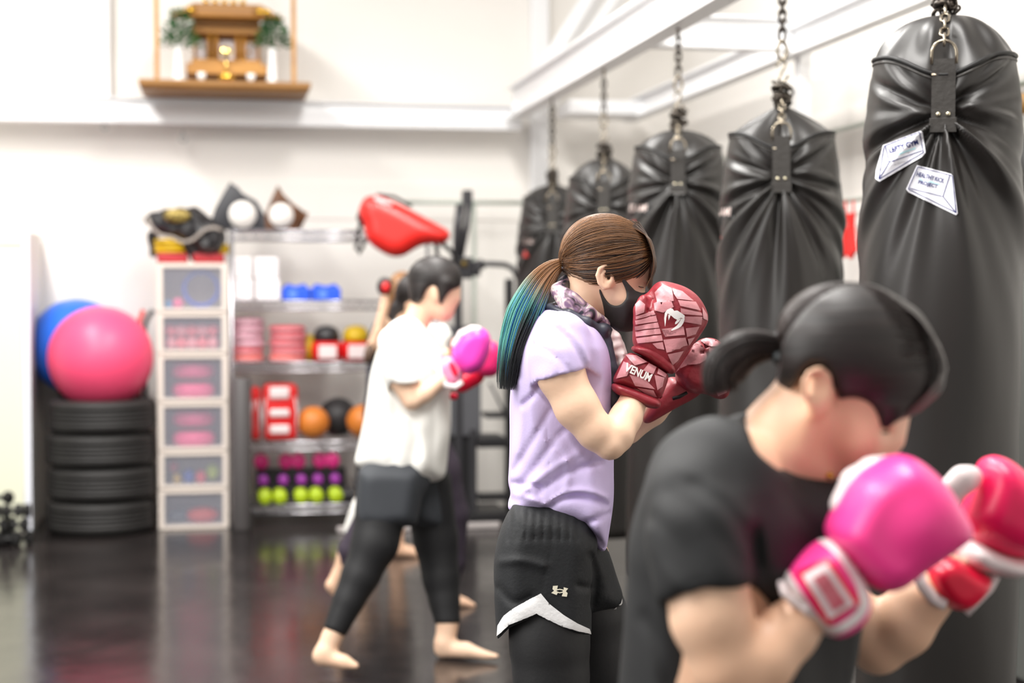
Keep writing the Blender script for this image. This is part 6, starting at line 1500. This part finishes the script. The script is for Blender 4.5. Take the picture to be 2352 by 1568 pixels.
s = SDF(D, .006); s.chain([(1060, 880, .1, 22), (1092, 862, .1, 22)], .02); s.build('cuff', glove_redpink, gB, 2)
MB().ball(P(1042, 910, D+.0), .018, 2, (1, .6, .8)).done('dangling_strap', glove_redpink, gA, True)
# ------------------------------------------------------------------ person behind with purple leggings
D = 6.95
PV = empty('person', (P(935, 1200, D).x, P(935, 1200, D).y, 0), 'barefoot person in white t-shirt and dark purple leggings, hidden behind the loose white t-shirt', 'person')
s = SDF(D, .010)
s.ell(955, 672, 0, 44, 42, .074, 0, .01); s.ell(972, 695, 0, 30, 34, .06, 0, .02); s.chain([(955, 710, 0, 22), (950, 740, 0, 26)], .03)
s.ell(957, 700, -.075, 7, 15, .012, 0, .01)
for w0 in (-.08, .08): s.chain([(950, 790, w0, 38), (955, 900, w0, 48), (960, 1040, w0, 50)], .05)
s.chain([(960, 790, -.16, 24), (985, 850, -.18, 20), (1020, 815, -.16, 17)], .02); s.chain([(970, 790, .16, 24), (1000, 850, .18, 20), (1040, 815, .16, 17)], .02)
s.chain([(930, 1050, -.08, 50), (860, 1180, -.1, 38), (800, 1270, -.1, 26), (778, 1320, -.1, 15)], .04); s.chain([(776, 1318, -.1, 14), (764, 1344, -.1, 17), (768, 1356, -.1, 12), (790, 1372, -.1, 9)], .02)
s.chain([(990, 1050, .08, 48), (1035, 1180, .1, 36), (1040, 1290, .1, 26), (1035, 1362, .1, 15)], .04); s.chain([(1035, 1362, .1, 15), (1036, 1378, .1, 16), (1065, 1382, .1, 12), (1088, 1390, .1, 7)], .02)
s.chain([(1035, 815, .1, 15)], .01)
s.build('body', skin_b, PV, 2)
s = SDF(D, .010); s.ell(950, 664, 0, 46, 42, .088, 0, .01); s.chain([(935, 690, 0, 20), (912, 705, 0, 16), (900, 725, 0, 12)], .02); s.prism([(885, 740), (900, 690), (915, 640), (950, 618), (1000, 630), (1005, 665), (975, 675), (960, 682), (945, 690), (930, 720), (905, 735)], 'int', it=1); s.build('hair', dark_hair, PV, 2)
s = SDF(D, .010); s.puff([(940, 738), (910, 760), (895, 820), (885, 920), (880, 1040), (1020, 1050), (1036, 1000), (1035, 900), (1036, 800), (1020, 762), (990, 738)], 0, .18, 44, .02); s.chain([(965, 790, -.15, 30), (990, 840, -.17, 28)], .03)
s.puff([(1005, 735), (1028, 745), (1044, 775), (1030, 800), (1005, 790)], .0, .1, 16, .02); dress(s, [[(950, 790, w0, 38), (955, 900, w0, 48), (960, 1040, w0, 50)] for w0 in (-.08, .08)]+[[(970, 790, .16, 24), (990, 830, .175, 22)]], .03, .014)
s.build('t_shirt', wht, PV, 2)
pur = cloth('dark_purple_leggings', (52, 42, 56), .65, .05)
s = SDF(D, .010)
s.chain([(935, 1030, -.08, 54), (925, 1080, -.08, 52), (862, 1180, -.1, 42), (805, 1265, -.1, 30), (784, 1308, -.1, 17)], .04)
s.chain([(985, 1030, .08, 52), (1005, 1080, .08, 52), (1036, 1180, .1, 40), (1042, 1290, .1, 28), (1036, 1350, .1, 17)], .04); s.build('leggings', pur, PV, 2)
s = SDF(D, .009); s.ell(1048, 800, .1, 20, 26, .05, 20, .01); s.build('boxing_glove', mat('orange_glove', (240, 110, 70), .4), PV, 2)
# ------------------------------------------------------------------ pad holder in navy
D = 8.3
PH = empty('person', (P(890, 1200, D).x, P(890, 1200, D).y, 0), 'barefoot person in navy t-shirt raising a mitt, furthest back of all', 'person')
s = SDF(D, .011)
s.ell(928, 672, .0, 32, 40, .074, 0, .01); s.chain([(922, 705, 0, 18), (912, 730, 0, 22)], .03)
for w0 in (-.08, .08): s.chain([(895, 770, w0, 34), (890, 860, w0, 38), (895, 960, w0, 40)], .05)
s.chain([(880, 745, -.15, 20), (862, 790, -.18, 15), (850, 805, -.2, 13)], .02); s.chain([(850, 806, -.2, 13), (868, 760, -.22, 12), (883, 700, -.23, 11), (884, 675, -.23, 10)], .01)
s.chain([(905, 745, .16, 20), (940, 800, .18, 15), (975, 780, .16, 12)], .02)
s.chain([(890, 960, -.08, 40), (855, 1080, -.1, 28), (835, 1160, -.1, 20), (826, 1196, -.1, 13)], .04); s.chain([(826, 1196, -.1, 13), (828, 1222, -.1, 14), (850, 1232, -.1, 10), (868, 1238, -.1, 6)], .02)
s.chain([(900, 960, .06, 40), (912, 1080, .06, 30), (914, 1170, .06, 20), (912, 1212, .06, 17), (910, 1244, .06, 17)], .04); s.chain([(908, 1250, .06, 17), (906, 1262, .06, 16), (944, 1266, .06, 13), (980, 1278, .06, 8)], .02)
s.build('body', skin_b, PH, 2)
brn = streak_mat('light_brown_hair', (120, 84, 54), (176, 130, 88), (9, 9, 90), .4, .3)
s = SDF(D, .010); s.ell(924, 664, .0, 34, 42, .086, 0, .01); s.chain([(900, 670, 0, 16), (888, 700, 0, 15), (882, 722, .0, 10)], .02); s.prism([(870, 735), (885, 660), (895, 620), (930, 605), (965, 630), (950, 690), (915, 700), (895, 730)], 'int', it=1); s.build('hair', brn, PH, 2)
s = SDF(D, .011); s.puff([(905, 728), (872, 742), (858, 780), (850, 850), (838, 920), (828, 975), (930, 985), (950, 860), (945, 770), (925, 735)], 0, .17, 34, .02); s.chain([(876, 755, -.14, 22), (862, 785, -.17, 21)], .03); dress(s, [[(895, 770, w0, 34), (890, 860, w0, 38), (895, 960, w0, 40)] for w0 in (-.08, .08)]+[[(905, 745, .16, 20), (930, 785, .17, 17)]], .03, .014)
s.build('t_shirt', cloth('navy_jersey', (40, 46, 58), .75, .05), PH, 2)
s = SDF(D, .011); s.chain([(888, 960, -.08, 44), (858, 1060, -.1, 36), (846, 1110, -.1, 33)], .04); s.chain([(900, 960, .06, 44), (912, 1060, .06, 36), (914, 1110, .06, 33)], .04); dress(s, [[(892, 960, -.08, 40), (860, 1070, -.1, 30)], [(900, 960, .06, 40), (912, 1070, .06, 31)]], .03, .01)
s.build('shorts', cloth('black_shorts_far', (38, 38, 42), .7, .05), PH, 2)
s = SDF(D, .010); s.puff([(818, 1125), (806, 1160), (794, 1200), (784, 1228), (800, 1234), (815, 1205), (826, 1160)], -.12, .04, 9, .01); s.build('white_leg_wrap', wht, PH, 2)
s = SDF(D, .008); s.ell(884, 658, -.23, 19, 22, .05, 0, .01); mt = s.build('focus_mitt', blk, PH, 2)
s = SDF(D, .008); s.ell(886, 660, -.262, 11, 15, .03, 0, .01); s.build('red_target', redl, mt, 2)
s = SDF(D, .008); s.ell(848, 812, -.22, 12, 26, .05, 10, .01); s.build('focus_mitt', mat('brown_mitt', (92, 70, 56), .5), PH, 2)
